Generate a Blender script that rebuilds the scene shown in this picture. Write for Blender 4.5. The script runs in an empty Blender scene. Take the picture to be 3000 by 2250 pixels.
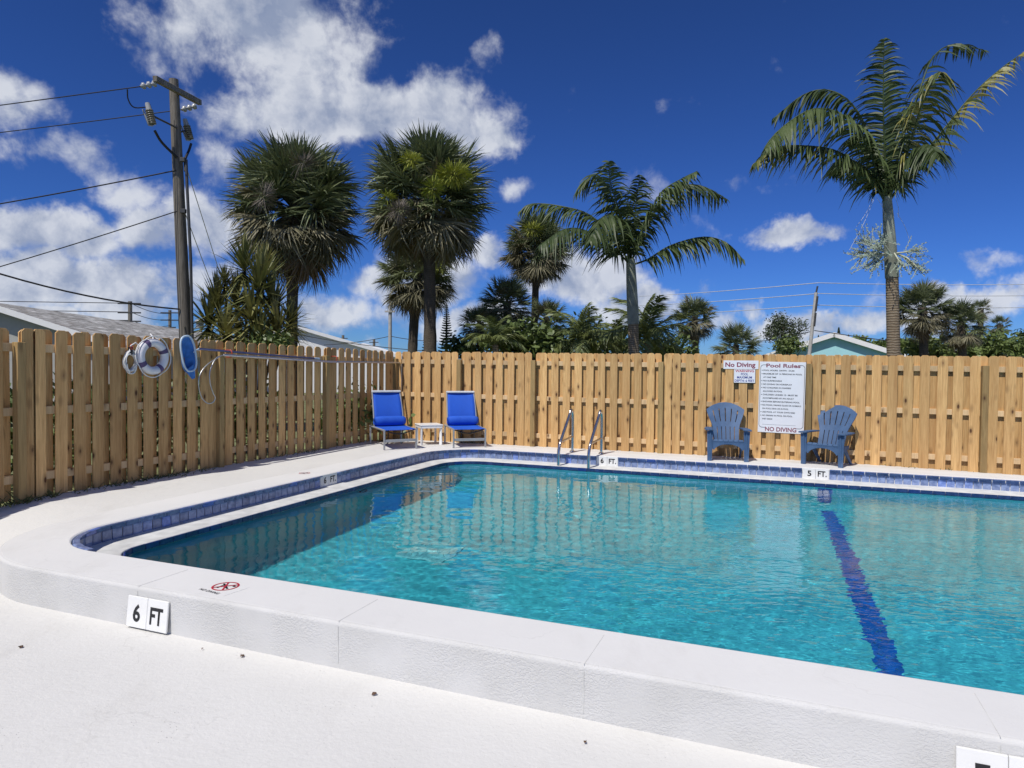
import bpy, bmesh, math, random
import numpy as np
from mathutils import Vector, Matrix, Euler

random.seed(7); rng = np.random.default_rng(7)
SC = bpy.context.scene
COL = SC.collection
R = math.radians

# ------------------------------------------------------------------ camera
FPX, YH, ROLL, HC = 2000.0, 1077.0, 0.0095, 1.73     # focal length in photo pixels, horizon row, roll, eye height over the water
pitch = math.atan((1125 - YH) / FPX); rl = math.atan(ROLL)
_cx = Vector((1, 0, 0)); _fw = Vector((0, math.cos(pitch), -math.sin(pitch))); _up = Vector((0, math.sin(pitch), math.cos(pitch)))
AX = math.cos(rl) * _cx + math.sin(rl) * _up; AY = -math.sin(rl) * _cx + math.cos(rl) * _up; AZ = -_fw
CAM = bpy.data.cameras.new('camera'); cam = bpy.data.objects.new('camera', CAM); COL.objects.link(cam)
CAM.sensor_width = 36; CAM.lens = FPX / 3000 * 36; CAM.clip_start = .05; CAM.clip_end = 3000
cam.matrix_world = Matrix(((AX.x, AY.x, AZ.x, 0), (AX.y, AY.y, AZ.y, 0), (AX.z, AY.z, AZ.z, HC), (0, 0, 0, 1)))
SC.camera = cam

def ray(x, y):
    return AX * ((x - 1500) / FPX) + AY * (-(y - 1125) / FPX) - AZ
def at(x, y, Y):                       # a point of the place that stands Y metres away
    d = ray(x, y); return Vector((0, 0, HC)) + d * (Y / d.y)
K = 3000 / 2212
def a2(x, y, Y): return at(x * K, y * K, Y)

# ------------------------------------------------------------------ light, sky, exposure
SUN_EL, SUN_AZ = R(56), R(35)          # elevation; heading the light travels to, clockwise from +Y
sd = Vector((math.sin(SUN_AZ) * math.cos(SUN_EL), math.cos(SUN_AZ) * math.cos(SUN_EL), -math.sin(SUN_EL)))
L = bpy.data.lights.new('sun', 'SUN'); L.energy = 4.15; L.angle = R(.53); L.color = (1, .955, .88)
sun = bpy.data.objects.new('sun', L); COL.objects.link(sun)
sun.rotation_euler = sd.to_track_quat('-Z', 'Y').to_euler(); sun.location = (-8, -10, 30)

W = bpy.data.worlds.new('World'); SC.world = W; W.use_nodes = True
wt = W.node_tree; wt.nodes.clear()
def wn(t, **k):
    n = wt.nodes.new(t)
    for a, b in k.items(): setattr(n, a, b)
    return n
def wl(a, b): wt.links.new(a, b)
def wset(sock, v):
    if hasattr(v, 'is_linked') or hasattr(v, 'links'): wl(v, sock)
    else: sock.default_value = v
def wmath(op, a, b=None, c=None, clamp=False):
    n = wn('ShaderNodeMath', operation=op, use_clamp=clamp)
    for i, v in enumerate((a, b, c)):
        if v is not None: wset(n.inputs[i], v)
    return n.outputs[0]
def wvec(op, a, b=None):
    n = wn('ShaderNodeVectorMath', operation=op)
    wset(n.inputs[0], a)
    if b is not None: wset(n.inputs[1], b)
    return n.outputs['Value'] if op in ('LENGTH', 'DOT_PRODUCT') else n.outputs[0]
def wramp(v, a, b, c=0., d=1.):
    n = wn('ShaderNodeMapRange', interpolation_type='SMOOTHSTEP')
    wset(n.inputs[0], v)
    for i, q in enumerate((a, b, c, d)): n.inputs[i + 1].default_value = q
    return n.outputs[0]
def wmix(f, a, b):
    n = wn('ShaderNodeMix', data_type='RGBA'); wset(n.inputs[0], f)
    wset(n.inputs[6], a); wset(n.inputs[7], b); return n.outputs[2]
sky = wn('ShaderNodeTexSky', sky_type='NISHITA'); sky.sun_disc = False
sky.sun_elevation = SUN_EL; sky.sun_rotation = SUN_AZ + math.pi
sky.altitude = 0; sky.air_density = 1.0; sky.dust_density = 0.; sky.ozone_density = 10.0
sk3 = wn('ShaderNodeSeparateColor'); wl(sky.outputs[0], sk3.inputs[0]); gm = wn('ShaderNodeCombineColor')   # deep, clear blue
for i, (g_, k_) in enumerate(((1.14, .413), (1.24, .69), (1.42, 1.23))):
    wl(wmath('MULTIPLY', wmath('POWER', wmath('MULTIPLY', sk3.outputs[i], .09), g_), k_ / .09), gm.inputs[i])
tc = wn('ShaderNodeTexCoord'); D = tc.outputs['Generated']
def noise(vec, scale, detail, rough=.55, dist=0.):
    n = wn('ShaderNodeTexNoise'); wl(vec, n.inputs['Vector'])
    n.inputs['Scale'].default_value = scale; n.inputs['Detail'].default_value = detail
    n.inputs['Roughness'].default_value = rough; n.inputs['Distortion'].default_value = dist
    return n.outputs[0]
CL = [  # clouds seen in the photograph: centre and half size (in pixels of a 2212 wide view), weight
 (572, 30, 200, 140, 1.0), (630, 190, 140, 90, .75), (880, 235, 210, 100, 1.0), (700, 270, 240, 75, .9), (1000, 295, 95, 60, .9),
 (1075, 140, 80, 65, .43), (285, 85, 75, 60, .35), (25, 205, 95, 70, .6), (205, 352, 120, 62, .66), (75, 512, 125, 68, .95),
 (320, 480, 90, 70, .62), (445, 470, 95, 82, .9), (480, 350, 80, 85, .5), (140, 615, 260, 75, 1.0), (340, 600, 150, 60, .8),
 (720, 665, 130, 60, .75), (1230, 600, 190, 62, .85), (1060, 565, 90, 45, .7), (1745, 505, 110, 42, .85), (1640, 388, 85, 28, .45),
 (1710, 690, 90, 40, .9), (1625, 662, 50, 32, .7), (2080, 640, 190, 42, .85), (2140, 555, 90, 28, .5), (1105, 425, 52, 48, .42),
 (900, 620, 200, 55, .8), (1420, 650, 170, 50, .85), (1900, 690, 160, 40, .8), (600, 745, 300, 40, .8), (250, 715, 300, 40, .9),
 (1000, 690, 260, 45, .8), (1560, 705, 130, 42, .75)]
sep = wn('ShaderNodeSeparateXYZ'); wl(D, sep.inputs[0])
def cloud_field(vec):
    m = None
    for (x, y, rx, ry, w) in CL:
        c = ray(x * K, y * K).normalized()
        q = wvec('MULTIPLY', wvec('SUBTRACT', vec, tuple(c)), (FPX / (rx * K), .0, FPX / (ry * K)))
        b = wramp(wvec('LENGTH', q), 1.45, .1, 0., w)
        if c.y > 0: pass
        m = b if m is None else wmath('SMOOTH_MAX', m, b, .12)
    front = wramp(wn_y, .0, .1)
    return wmath('MULTIPLY', m, front)
wn_y = sep.outputs['Y']
wlow = wn('ShaderNodeTexNoise'); wlow.inputs['Scale'].default_value = 7; wlow.inputs['Detail'].default_value = 6; wlow.inputs['Roughness'].default_value = .62; wl(D, wlow.inputs['Vector'])
DW = wvec('ADD', D, wvec('MULTIPLY', wvec('SUBTRACT', wlow.outputs['Color'], (.5, .5, .5)), (.17, .17, .12)))
blobs = cloud_field(DW)
aside = wramp(wn_y, .80, .45)                                   # beyond the view the same kind of sky goes on
cov = wmath('MULTIPLY', wramp(noise(D, 2.6, 2), .5, .68, 0., .95), aside)
field = wmath('MAXIMUM', blobs, cov)
warp = wn('ShaderNodeTexNoise'); warp.inputs['Scale'].default_value = 9; warp.inputs['Detail'].default_value = 3; wl(D, warp.inputs['Vector'])
wv = wvec('ADD', D, wvec('MULTIPLY', wvec('SUBTRACT', warp.outputs['Color'], (.5, .5, .5)), (.05, .05, .03)))
n1 = noise(wv, 11, 9, .58); 
n1b = noise(wvec('ADD', wv, (-.016, -.012, .02)), 11, 9, .58)
puff = wmath('ADD', field, wmath('MULTIPLY', wmath('SUBTRACT', n1, .5), 1.7))
dens = wmath('MULTIPLY', wramp(puff, .27, .78), wramp(sep.outputs['Z'], -.01, .02))
lit = wmath('ADD', wmath('MULTIPLY', wmath('SUBTRACT', n1, n1b), 5.0), .56, clamp=True)
thick = wramp(puff, .55, 1.25)
shade = wmath('ADD', wmath('MULTIPLY', lit, .75), wmath('MULTIPLY', wmath('SUBTRACT', 1., thick), .25), clamp=True)
CLOUD_DARK, CLOUD_LIT = (2.5, 3.2, 4.9, 1), (7.9, 8.2, 8.9, 1)
ccol = wmix(shade, CLOUD_DARK, CLOUD_LIT)
skymix = wmix(wmath('MULTIPLY', dens, .93), gm.outputs[0], ccol)
bg = wn('ShaderNodeBackground'); bg.inputs['Strength'].default_value = .09; wl(skymix, bg.inputs['Color'])
wo = wn('ShaderNodeOutputWorld'); wl(bg.outputs[0], wo.inputs['Surface'])
W.cycles.sampling_method = 'MANUAL'; W.cycles.sample_map_resolution = 512

VS = SC.view_settings
VS.view_transform = 'Standard'; VS.look = 'None'; VS.exposure = 0; VS.gamma = 1; VS.use_curve_mapping = False
CY = SC.cycles
CY.use_denoising = True; CY.max_bounces = 10; CY.diffuse_bounces = 4; CY.glossy_bounces = 4; CY.transmission_bounces = 6
CY.transparent_max_bounces = 8; CY.sample_clamp_indirect = 6; CY.caustics_reflective = False; CY.caustics_refractive = True

# ------------------------------------------------------------------ small tools
def tag(o, label=None, cat=None, group=None, kind=None):
    for k, v in (('label', label), ('category', cat), ('group', group), ('kind', kind)):
        if v: o[k] = v
    return o
def empty(name, loc=(0, 0, 0), rz=0.):
    o = bpy.data.objects.new(name, None); COL.objects.link(o); o.location = loc; o.rotation_euler = (0, 0, rz)
    o.empty_display_size = .1; return o
def link(name, me, parent=None, mw=None):
    o = bpy.data.objects.new(name, me); COL.objects.link(o)
    if parent: o.parent = parent
    if mw is not None: o.matrix_local = mw
    return o
def TR(x=0, y=0, z=0): return Matrix.Translation((x, y, z))
def RX(a): return Matrix.Rotation(a, 4, 'X')
def RY(a): return Matrix.Rotation(a, 4, 'Y')
def RZ(a): return Matrix.Rotation(a, 4, 'Z')
class MB:
    def __init__(s): s.v = []; s.f = []; s.sm = []; s.mi = []
    def add(s, vs, fs, M=None, smooth=False, mi=0):
        o = len(s.v)
        s.v += [tuple(M @ Vector(p)) if M is not None else tuple(p) for p in vs]
        s.f += [tuple(i + o for i in f) for f in fs]; s.sm += [smooth] * len(fs); s.mi += [mi] * len(fs); return s
    def box(s, c, d, M=None, mi=0):
        x, y, z = c; a, b, e = d[0] / 2, d[1] / 2, d[2] / 2
        vs = [(x + i * a, y + j * b, z + k * e) for k in (-1, 1) for j in (-1, 1) for i in (-1, 1)]
        return s.add(vs, [(0, 2, 3, 1), (4, 5, 7, 6), (0, 1, 5, 4), (2, 6, 7, 3), (0, 4, 6, 2), (1, 3, 7, 5)], M, False, mi)
    def prism(s, poly, z0, z1, M=None, smooth=False, mi=0):
        n = len(poly)
        vs = [(x, y, z0) for x, y in poly] + [(x, y, z1) for x, y in poly]
        fs = [tuple(range(n))[::-1], tuple(range(n, 2 * n))] + [(i, (i + 1) % n, n + (i + 1) % n, n + i) for i in range(n)]
        return s.add(vs, fs, M, smooth, mi)
    def tube(s, pts, rad, n=8, cap=True, closed=False, M=None, mi=0):
        pts = [Vector(p) for p in pts]; m = len(pts)
        if not hasattr(rad, '__len__'): rad = [rad] * m
        vs, fs = [], []; prev = None
        for i, p in enumerate(pts):
            if closed: t = pts[(i + 1) % m] - pts[i - 1]
            else: t = pts[min(i + 1, m - 1)] - pts[max(i - 1, 0)]
            t.normalize()
            if prev is None:
                a = Vector((0, 0, 1)) if abs(t.z) < .9 else Vector((1, 0, 0)); u = t.cross(a).normalized()
            else: u = (prev - t * prev.dot(t)).normalized()
            prev = u; w = t.cross(u)
            for k in range(n):
                a = 2 * math.pi * k / n; vs.append(p + (u * math.cos(a) + w * math.sin(a)) * rad[i])
        for i in range(m if closed else m - 1):
            j = (i + 1) % m
            for k in range(n): fs.append((i * n + k, i * n + (k + 1) % n, j * n + (k + 1) % n, j * n + k))
        s.add(vs, fs, M, True, mi)
        if cap and not closed:
            s.add(vs[:n], [tuple(range(n))[::-1]], M, False, mi); s.add(vs[-n:], [tuple(range(n))], M, False, mi)
        return s
    def lathe(s, prof, n=16, M=None, mi=0):
        vs, fs = [], []; m = len(prof)
        for r, z in prof:
            for k in range(n):
                a = 2 * math.pi * k / n; vs.append((r * math.cos(a), r * math.sin(a), z))
        for i in range(m - 1):
            for k in range(n): fs.append((i * n + k, i * n + (k + 1) % n, (i + 1) * n + (k + 1) % n, (i + 1) * n + k))
        return s.add(vs, fs, M, True, mi)
    def mesh(s, name, mats, bevel=0., seg=1):
        me = bpy.data.meshes.new(name); me.from_pydata(s.v, [], s.f)
        me.polygons.foreach_set('use_smooth', s.sm); me.polygons.foreach_set('material_index', s.mi)
        for m in (mats if isinstance(mats, (list, tuple)) else [mats]): me.materials.append(m)
        if bevel:
            b = bmesh.new(); b.from_mesh(me); bmesh.ops.remove_doubles(b, verts=b.verts, dist=1e-5)
            es = [e for e in b.edges if len(e.link_faces) == 2 and e.calc_face_angle(0) > .6]
            bmesh.ops.bevel(b, geom=es, offset=bevel, segments=seg, affect='EDGES', clamp_overlap=True)
            b.to_mesh(me); b.free()
        me.update(); return me
    def build(s, name, mats, parent=None, mw=None, bevel=0., seg=1): return link(name, s.mesh(name, mats, bevel, seg), parent, mw)
def copy_tree(o, parent=None):
    c = o.copy(); COL.objects.link(c)
    if parent: c.parent = parent; c.matrix_parent_inverse = o.matrix_parent_inverse.copy()
    for ch in list(o.children): copy_tree(ch, c)
    return c
def bez(pts, n=16):                     # smooth curve through points (Catmull-Rom)
    P = [Vector(p) for p in pts]; P = [P[0] * 2 - P[1]] + P + [P[-1] * 2 - P[-2]]; out = []
    for i in range(1, len(P) - 2):
        for k in range(n):
            t = k / n; a, b, c, d = P[i - 1:i + 3]
            out.append(.5 * ((2 * b) + (c - a) * t + (2 * a - 5 * b + 4 * c - d) * t * t + (3 * b - a - 3 * c + d) * t ** 3))
    out.append(P[-2]); return out

# ------------------------------------------------------------------ materials
def mat(name):
    m = bpy.data.materials.new(name); m.use_nodes = True; nt = m.node_tree; nt.nodes.clear()
    o = nt.nodes.new('ShaderNodeOutputMaterial'); b = nt.nodes.new('ShaderNodeBsdfPrincipled'); nt.links.new(b.outputs[0], o.inputs[0])
    return m, nt, b
def N(nt, t, ins={}, **k):
    n = nt.nodes.new(t)
    for a, v in k.items(): setattr(n, a, v)
    for a, v in ins.items():
        if hasattr(v, 'links'): nt.links.new(v, n.inputs[a])
        else: n.inputs[a].default_value = v
    return n
def ramp(nt, fac, stops):
    n = nt.nodes.new('ShaderNodeValToRGB'); nt.links.new(fac, n.inputs[0]); e = n.color_ramp.elements
    while len(e) < len(stops): e.new(.5)
    for el, (p, c) in zip(e, stops): el.position = p; el.color = (*c, 1) if len(c) == 3 else c
    return n.outputs[0]
def mixc(nt, f, a, b, mode='MIX'):
    n = nt.nodes.new('ShaderNodeMix'); n.data_type = 'RGBA'; n.blend_type = mode
    for i, v in ((0, f), (6, a), (7, b)):
        if hasattr(v, 'links'): nt.links.new(v, n.inputs[i])
        else: n.inputs[i].default_value = (*v, 1) if hasattr(v, '__len__') and len(v) == 3 else v
    return n.outputs[2]
def bump(nt, b, h, strength=.3, dist=.01):
    n = N(nt, 'ShaderNodeBump', {'Height': h, 'Strength': strength, 'Distance': dist}); nt.links.new(n.outputs[0], b.inputs['Normal']); return n
def coords(nt, which='Object', scale=(1, 1, 1), rand=False):
    t = nt.nodes.new('ShaderNodeTexCoord'); v = t.outputs[which]
    if rand:
        oi = nt.nodes.new('ShaderNodeObjectInfo')
        m = N(nt, 'ShaderNodeVectorMath', {0: oi.outputs['Random'], 1: (37., 91., 53.)}, operation='MULTIPLY')
        v = N(nt, 'ShaderNodeVectorMath', {0: v, 1: m.outputs[0]}, operation='ADD').outputs[0]
    return N(nt, 'ShaderNodeVectorMath', {0: v, 1: scale}, operation='MULTIPLY').outputs[0]
def nz(nt, v, scale=5., detail=3., rough=.5, dist=0.):
    return N(nt, 'ShaderNodeTexNoise', {'Vector': v, 'Scale': scale, 'Detail': detail, 'Roughness': rough, 'Distortion': dist}).outputs[0]
def simple(name, col, rough=.5, metal=0., var=.12, scale=6., bmp=0., bscale=60., rand=False, spec=.5, coat=0.):
    m, nt, b = mat(name)
    v = coords(nt, 'Object', rand=rand)
    lo = tuple(max(0, c * (1 - var)) for c in col); hi = tuple(min(1, c * (1 + var)) for c in col)
    c = ramp(nt, nz(nt, v, scale, 5), [(.3, lo), (.7, hi)])
    nt.links.new(c, b.inputs['Base Color']); b.inputs['Roughness'].default_value = rough; b.inputs['Metallic'].default_value = metal
    b.inputs['Specular IOR Level'].default_value = spec; b.inputs['Coat Weight'].default_value = coat
    if bmp: bump(nt, b, nz(nt, v, bscale, 4), bmp, .004)
    return m
M = {}
def deck_mat(name, base, pits, bstr, big=.04):
    m, nt, b = mat(name); v = coords(nt, 'Object')
    mott = nz(nt, v, 1.1, 6, .6); fine = nz(nt, v, 34, 4, .6)
    c = ramp(nt, mott, [(.3, tuple(x * (1 - big) for x in base)), (.7, base)])
    sp = N(nt, 'ShaderNodeTexVoronoi', {'Vector': coords(nt, 'Object', (1, 1, 1)), 'Scale': 38., 'Randomness': 1.}).outputs['Distance']
    spm = N(nt, 'ShaderNodeMath', {0: ramp(nt, sp, [(.05, (1, 1, 1)), (.12, (0, 0, 0))]), 1: ramp(nt, nz(nt, v, 3.2, 3), [(.5, (0, 0, 0)), (.66, (1, 1, 1))])}, operation='MULTIPLY').outputs[0]
    spm = N(nt, 'ShaderNodeMath', {0: spm, 1: pits}, operation='MULTIPLY').outputs[0]
    c = mixc(nt, spm, c, (.30, .29, .27))
    wv = N(nt, 'ShaderNodeVectorMath', {0: v, 1: N(nt, 'ShaderNodeTexNoise', {'Vector': v, 'Scale': 2.5, 'Detail': 4.}).outputs['Color']}, operation='ADD').outputs[0]
    ck = N(nt, 'ShaderNodeTexVoronoi', {'Vector': wv, 'Scale': .42}, feature='DISTANCE_TO_EDGE').outputs['Distance']
    ckm = N(nt, 'ShaderNodeMath', {0: ramp(nt, ck, [(.0, (1, 1, 1)), (.0035, (0, 0, 0))]), 1: ramp(nt, nz(nt, v, .8, 3), [(.5, (0, 0, 0)), (.6, (.22, .22, .22))])}, operation='MULTIPLY').outputs[0]
    c = mixc(nt, ckm, c, (.34, .33, .31))
    sm = ramp(nt, nz(nt, N(nt, 'ShaderNodeVectorMath', {0: v, 1: (1., .45, 1.)}, operation='MULTIPLY').outputs[0], 2.1, 7, .68), [(.56, (0, 0, 0)), (.74, (.22, .22, .22))])
    c = mixc(nt, sm, c, (.42, .40, .36))
    nt.links.new(c, b.inputs['Base Color']); b.inputs['Roughness'].default_value = .7; b.inputs['Specular IOR Level'].default_value = .3
    h = N(nt, 'ShaderNodeMath', {0: fine, 1: nz(nt, v, 9, 3), 2: .0}, operation='ADD').outputs[0]
    h = N(nt, 'ShaderNodeMath', {0: h, 1: N(nt, 'ShaderNodeMath', {0: spm, 1: 1.2}, operation='MULTIPLY').outputs[0]}, operation='SUBTRACT').outputs[0]
    bump(nt, b, h, bstr, .006)
    return m
M['deck'] = deck_mat('white_deck_paint', (.68, .672, .646), .9, .6, .07)
M['curb_top'] = deck_mat('white_coping_paint', (.72, .714, .695), .3, .2, .06)
def stucco():
    m, nt, b = mat('white_stucco'); v = coords(nt, 'Object')
    c = ramp(nt, nz(nt, v, 2.5, 5), [(.3, (.55, .545, .525)), (.7, (.62, .615, .60))])
    nt.links.new(c, b.inputs['Base Color']); b.inputs['Roughness'].default_value = .8; b.inputs['Specular IOR Level'].default_value = .2
    w = nz(nt, coords(nt, 'Object', (1, 1, 1.5)), 62, 3, .5, .6)
    patch = ramp(nt, nz(nt, v, 3, 2), [(.38, (.15, .15, .15)), (.6, (1, 1, 1))])
    h = N(nt, 'ShaderNodeMath', {0: ramp(nt, w, [(.42, (0, 0, 0)), (.56, (1, 1, 1))]), 1: patch}, operation='MULTIPLY').outputs[0]
    bump(nt, b, h, .42, .005); return m
M['stucco'] = stucco()
def wood(name, lo, hi, dark, knots=True, weather=0.):
    m, nt, b = mat(name)
    v = coords(nt, 'Object', rand=True)
    oi = nt.nodes.new('ShaderNodeObjectInfo')
    st = N(nt, 'ShaderNodeVectorMath', {0: v, 1: (1., 1., .06)}, operation='MULTIPLY').outputs[0]
    wv = nz(nt, st, 9, 2)
    g = N(nt, 'ShaderNodeMath', {0: nz(nt, st, 70, 3, .6), 1: nz(nt, st, 22, 2, .5, 1.2)}, operation='ADD').outputs[0]
    g = N(nt, 'ShaderNodeMath', {0: g, 1: .5}, operation='MULTIPLY').outputs[0]
    c = ramp(nt, g, [(.32, lo), (.62, hi)])
    c = mixc(nt, ramp(nt, nz(nt, st, 3.5, 2), [(.45, (0, 0, 0)), (.75, (.5, .5, .5))]), c, dark)
    # knots with a soft halo
    if knots:
        kv = N(nt, 'ShaderNodeVectorMath', {0: v, 1: (9., 4., 4.2)}, operation='MULTIPLY').outputs[0]
        vo = N(nt, 'ShaderNodeTexVoronoi', {'Vector': kv, 'Scale': 1., 'Randomness': 1.})
        sel = N(nt, 'ShaderNodeMath', {0: N(nt, 'ShaderNodeSeparateColor', {0: vo.outputs['Color']}).outputs[0], 1: .58}, operation='GREATER_THAN').outputs[0]
        kd = N(nt, 'ShaderNodeMath', {0: ramp(nt, vo.outputs['Distance'], [(.10, (1, 1, 1)), (.18, (.40, .40, .40)), (.40, (0, 0, 0))]), 1: sel}, operation='MULTIPLY').outputs[0]
        c = mixc(nt, kd, c, (.10, .045, .02))
    tone = N(nt, 'ShaderNodeMapRange', {0: oi.outputs['Random'], 3: .76, 4: 1.14}).outputs[0]
    c = mixc(nt, 1., c, N(nt, 'ShaderNodeCombineColor', {0: tone, 1: tone, 2: tone}).outputs[0], 'MULTIPLY')
    nt.links.new(c, b.inputs['Base Color']); b.inputs['Roughness'].default_value = .72; b.inputs['Specular IOR Level'].default_value = .25
    bump(nt, b, g, .25, .003); return m
M['pine'] = wood('pine_board', (.46, .26, .10), (.73, .465, .20), (.44, .225, .085))
M['pine_back'] = M['pine']
M['rail'] = wood('pine_rail', (.55, .38, .20), (.70, .50, .28), (.5, .32, .16))
M['post'] = wood('treated_post', (.27, .18, .075), (.43, .29, .125), (.21, .145, .06))
M['oldwood'] = wood('weathered_pole', (.10, .088, .07), (.26, .235, .20), (.07, .06, .05), False)
def tile(name, lo, hi, rough=.12):
    m, nt, b = mat(name); v = coords(nt, 'Object', rand=True); oi = nt.nodes.new('ShaderNodeObjectInfo')
    c = ramp(nt, nz(nt, v, 16, 4, .6), [(.3, lo), (.72, hi)])
    f = ramp(nt, oi.outputs['Random'], [(0, (.75, .75, .78)), (.55, (1, 1, 1)), (.9, (1.1, 1.1, 1.12)), (1, (.6, .8, 1.35))])
    nt.links.new(mixc(nt, 1., c, f, 'MULTIPLY'), b.inputs['Base Color']); b.inputs['Roughness'].default_value = rough
    bump(nt, b, nz(nt, v, 40, 2), .06, .003); return m
M['tile'] = tile('glazed_blue_tile', (.12, .17, .33), (.33, .41, .62))
M['bullnose'] = tile('glazed_blue_bullnose', (.085, .125, .27), (.21, .28, .48))
M['trim'] = tile('dark_blue_trim_tile', (.015, .03, .10), (.04, .07, .19))
M['grout'] = simple('grout', (.80, .80, .78), .8, var=.1, scale=20)
M['ledge'] = simple('rough_gutter_plaster', (.60, .60, .575), .85, var=.16, scale=7, bmp=.5, bscale=110)
M['white'] = simple('white_plastic', (.80, .80, .80), .35, var=.03)
M['signwhite'] = simple('white_sign_face', (.76, .77, .80), .4, var=.03, scale=3)
M['tilewhite'] = simple('white_ceramic', (.76, .76, .74), .25, var=.05)
M['black'] = simple('black_print', (.012, .012, .013), .5, var=.2)
M['maroon'] = simple('maroon_print', (.23, .035, .065), .5, var=.25, scale=25)
M['maroon_pale'] = simple('faded_maroon_print', (.25, .085, .11), .5, var=.4, scale=30)
M['redprint'] = simple('red_print', (.45, .02, .04), .5)
M['navyprint'] = simple('blue_print', (.02, .035, .25), .5)
M['red'] = simple('red_plastic', (.5, .06, .02), .4)
M['alu'] = simple('brushed_aluminium', (.55, .56, .57), .35, .85, var=.08, scale=30)
M['steel'] = simple('stainless_steel', (.56, .55, .53), .16, 1., var=.06, scale=20)
M['greyframe'] = simple('grey_powder_coat', (.34, .35, .36), .45, .3, var=.06)
M['polebluish'] = simple('anodised_blue_pole', (.16, .18, .33), .3, .7, var=.1)
M['netframe'] = simple('pale_blue_plastic', (.50, .62, .72), .4, var=.05)
M['purple'] = simple('purple_band', (.10, .07, .16), .7, var=.15)
M['rope'] = simple('white_rope', (.72, .72, .70), .8, var=.1, bmp=.5, bscale=200)
M['buoy'] = simple('white_buoy_vinyl', (.70, .70, .73), .45, var=.04)
def sling(name, col):
    m, nt, b = mat(name); v = coords(nt, 'Object')
    c = ramp(nt, nz(nt, v, 3, 4), [(.3, tuple(x * .86 for x in col)), (.7, col)])
    nt.links.new(c, b.inputs['Base Color']); b.inputs['Roughness'].default_value = .75
    w = N(nt, 'ShaderNodeTexWave', {'Vector': v, 'Scale': 180., 'Distortion': .4}, wave_type='BANDS').outputs['Fac']
    bump(nt, b, N(nt, 'ShaderNodeMath', {0: w, 1: nz(nt, v, 9, 3)}, operation='ADD').outputs[0], .15, .003); return m
M['sling'] = sling('royal_blue_sling', (.012, .105, .60))
M['net'] = simple('blue_net', (.04, .17, .50), .8, var=.25, scale=14, bmp=.4, bscale=150)
def resin():
    m, nt, b = mat('faded_blue_resin'); v = coords(nt, 'Object')
    c = ramp(nt, nz(nt, v, 5, 6, .65), [(.3, (.044, .090, .18)), (.62, (.072, .134, .25)), (.8, (.14, .20, .30))])
    nt.links.new(c, b.inputs['Base Color']); b.inputs['Roughness'].default_value = .6; b.inputs['Specular IOR Level'].default_value = .3
    bump(nt, b, nz(nt, coords(nt, 'Object', (1, 1, .15)), 60, 3), .12, .003); return m
M['resin'] = resin()
def plaster():
    m, nt, b = mat('pool_plaster'); v = coords(nt, 'Object')
    c = ramp(nt, nz(nt, v, .9, 6, .6), [(.3, (.21, .54, .59)), (.7, (.31, .71, .75))])
    nt.links.new(c, b.inputs['Base Color']); b.inputs['Roughness'].default_value = .8; b.inputs['Specular IOR Level'].default_value = .1
    return m
M['plaster'] = plaster()
M['lane'] = simple('lane_line_blue_tile', (.02, .13, .52), .4, var=.25, scale=9)
_pa = R(21.7)                               # the breeze ruffles the water towards the shallow near side
WROUGH = (math.cos(_pa) - .28 * math.sin(_pa), -math.sin(_pa) - .28 * math.cos(_pa), 0.); WR0, WR1 = -4.6, -1.8
def water():
    m, nt, b = mat('pool_water'); nt.nodes.remove(b); o = nt.nodes[0]
    v = coords(nt, 'Object')
    msk = N(nt, 'ShaderNodeMapRange', {0: N(nt, 'ShaderNodeVectorMath', {0: v, 1: WROUGH}, operation='DOT_PRODUCT').outputs['Value'], 1: WR0, 2: WR1, 3: .05, 4: 1.}, interpolation_type='SMOOTHSTEP').outputs[0]
    rot = N(nt, 'ShaderNodeMapping', {'Vector': v, 'Rotation': (0, 0, R(35)), 'Scale': (1., 1.7, 1.)}).outputs[0]
    h = N(nt, 'ShaderNodeMath', {0: nz(nt, rot, 9., 1., .5, .3), 1: msk}, operation='MULTIPLY').outputs[0]
    bp = N(nt, 'ShaderNodeBump', {'Height': h, 'Strength': 1., 'Distance': .0042}).outputs[0]
    rf = N(nt, 'ShaderNodeBsdfRefraction', {'Normal': bp, 'Color': (.46, .91, .97, 1), 'Roughness': 0., 'IOR': 1.333})
    gl = N(nt, 'ShaderNodeBsdfGlossy', {'Normal': bp, 'Color': (1, 1, 1, 1), 'Roughness': 0.})
    fr = N(nt, 'ShaderNodeFresnel', {'Normal': bp, 'IOR': 1.333})
    g = N(nt, 'ShaderNodeMixShader', {0: fr.outputs[0], 1: rf.outputs[0], 2: gl.outputs[0]})
    nt.links.new(g.outputs[0], o.inputs['Surface']); return m
M['water'] = water()
def leaf(name, lo, hi, rough=.42, tr=.12, spec=.5):
    m, nt, b = mat(name); oi = nt.nodes.new('ShaderNodeObjectInfo'); v = coords(nt, 'Object', rand=True)
    f = N(nt, 'ShaderNodeMath', {0: nz(nt, v, 2.2, 3), 1: N(nt, 'ShaderNodeMath', {0: oi.outputs['Random'], 1: .35}, operation='MULTIPLY').outputs[0]}, operation='ADD').outputs[0]
    c = ramp(nt, f, [(.35, lo), (.95, hi)])
    nt.links.new(c, b.inputs['Base Color']); b.inputs['Roughness'].default_value = rough; b.inputs['Specular IOR Level'].default_value = spec
    t = N(nt, 'ShaderNodeBsdfTranslucent', {'Color': c}); mx = N(nt, 'ShaderNodeMixShader', {0: tr, 1: b.outputs[0], 2: t.outputs[0]})
    o = [n for n in nt.nodes if n.type == 'OUTPUT_MATERIAL'][0]; nt.links.new(mx.outputs[0], o.inputs[0]); return m
M['fan'] = leaf('fan_palm_leaf', (.050, .076, .034), (.21, .24, .115), .45)
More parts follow.
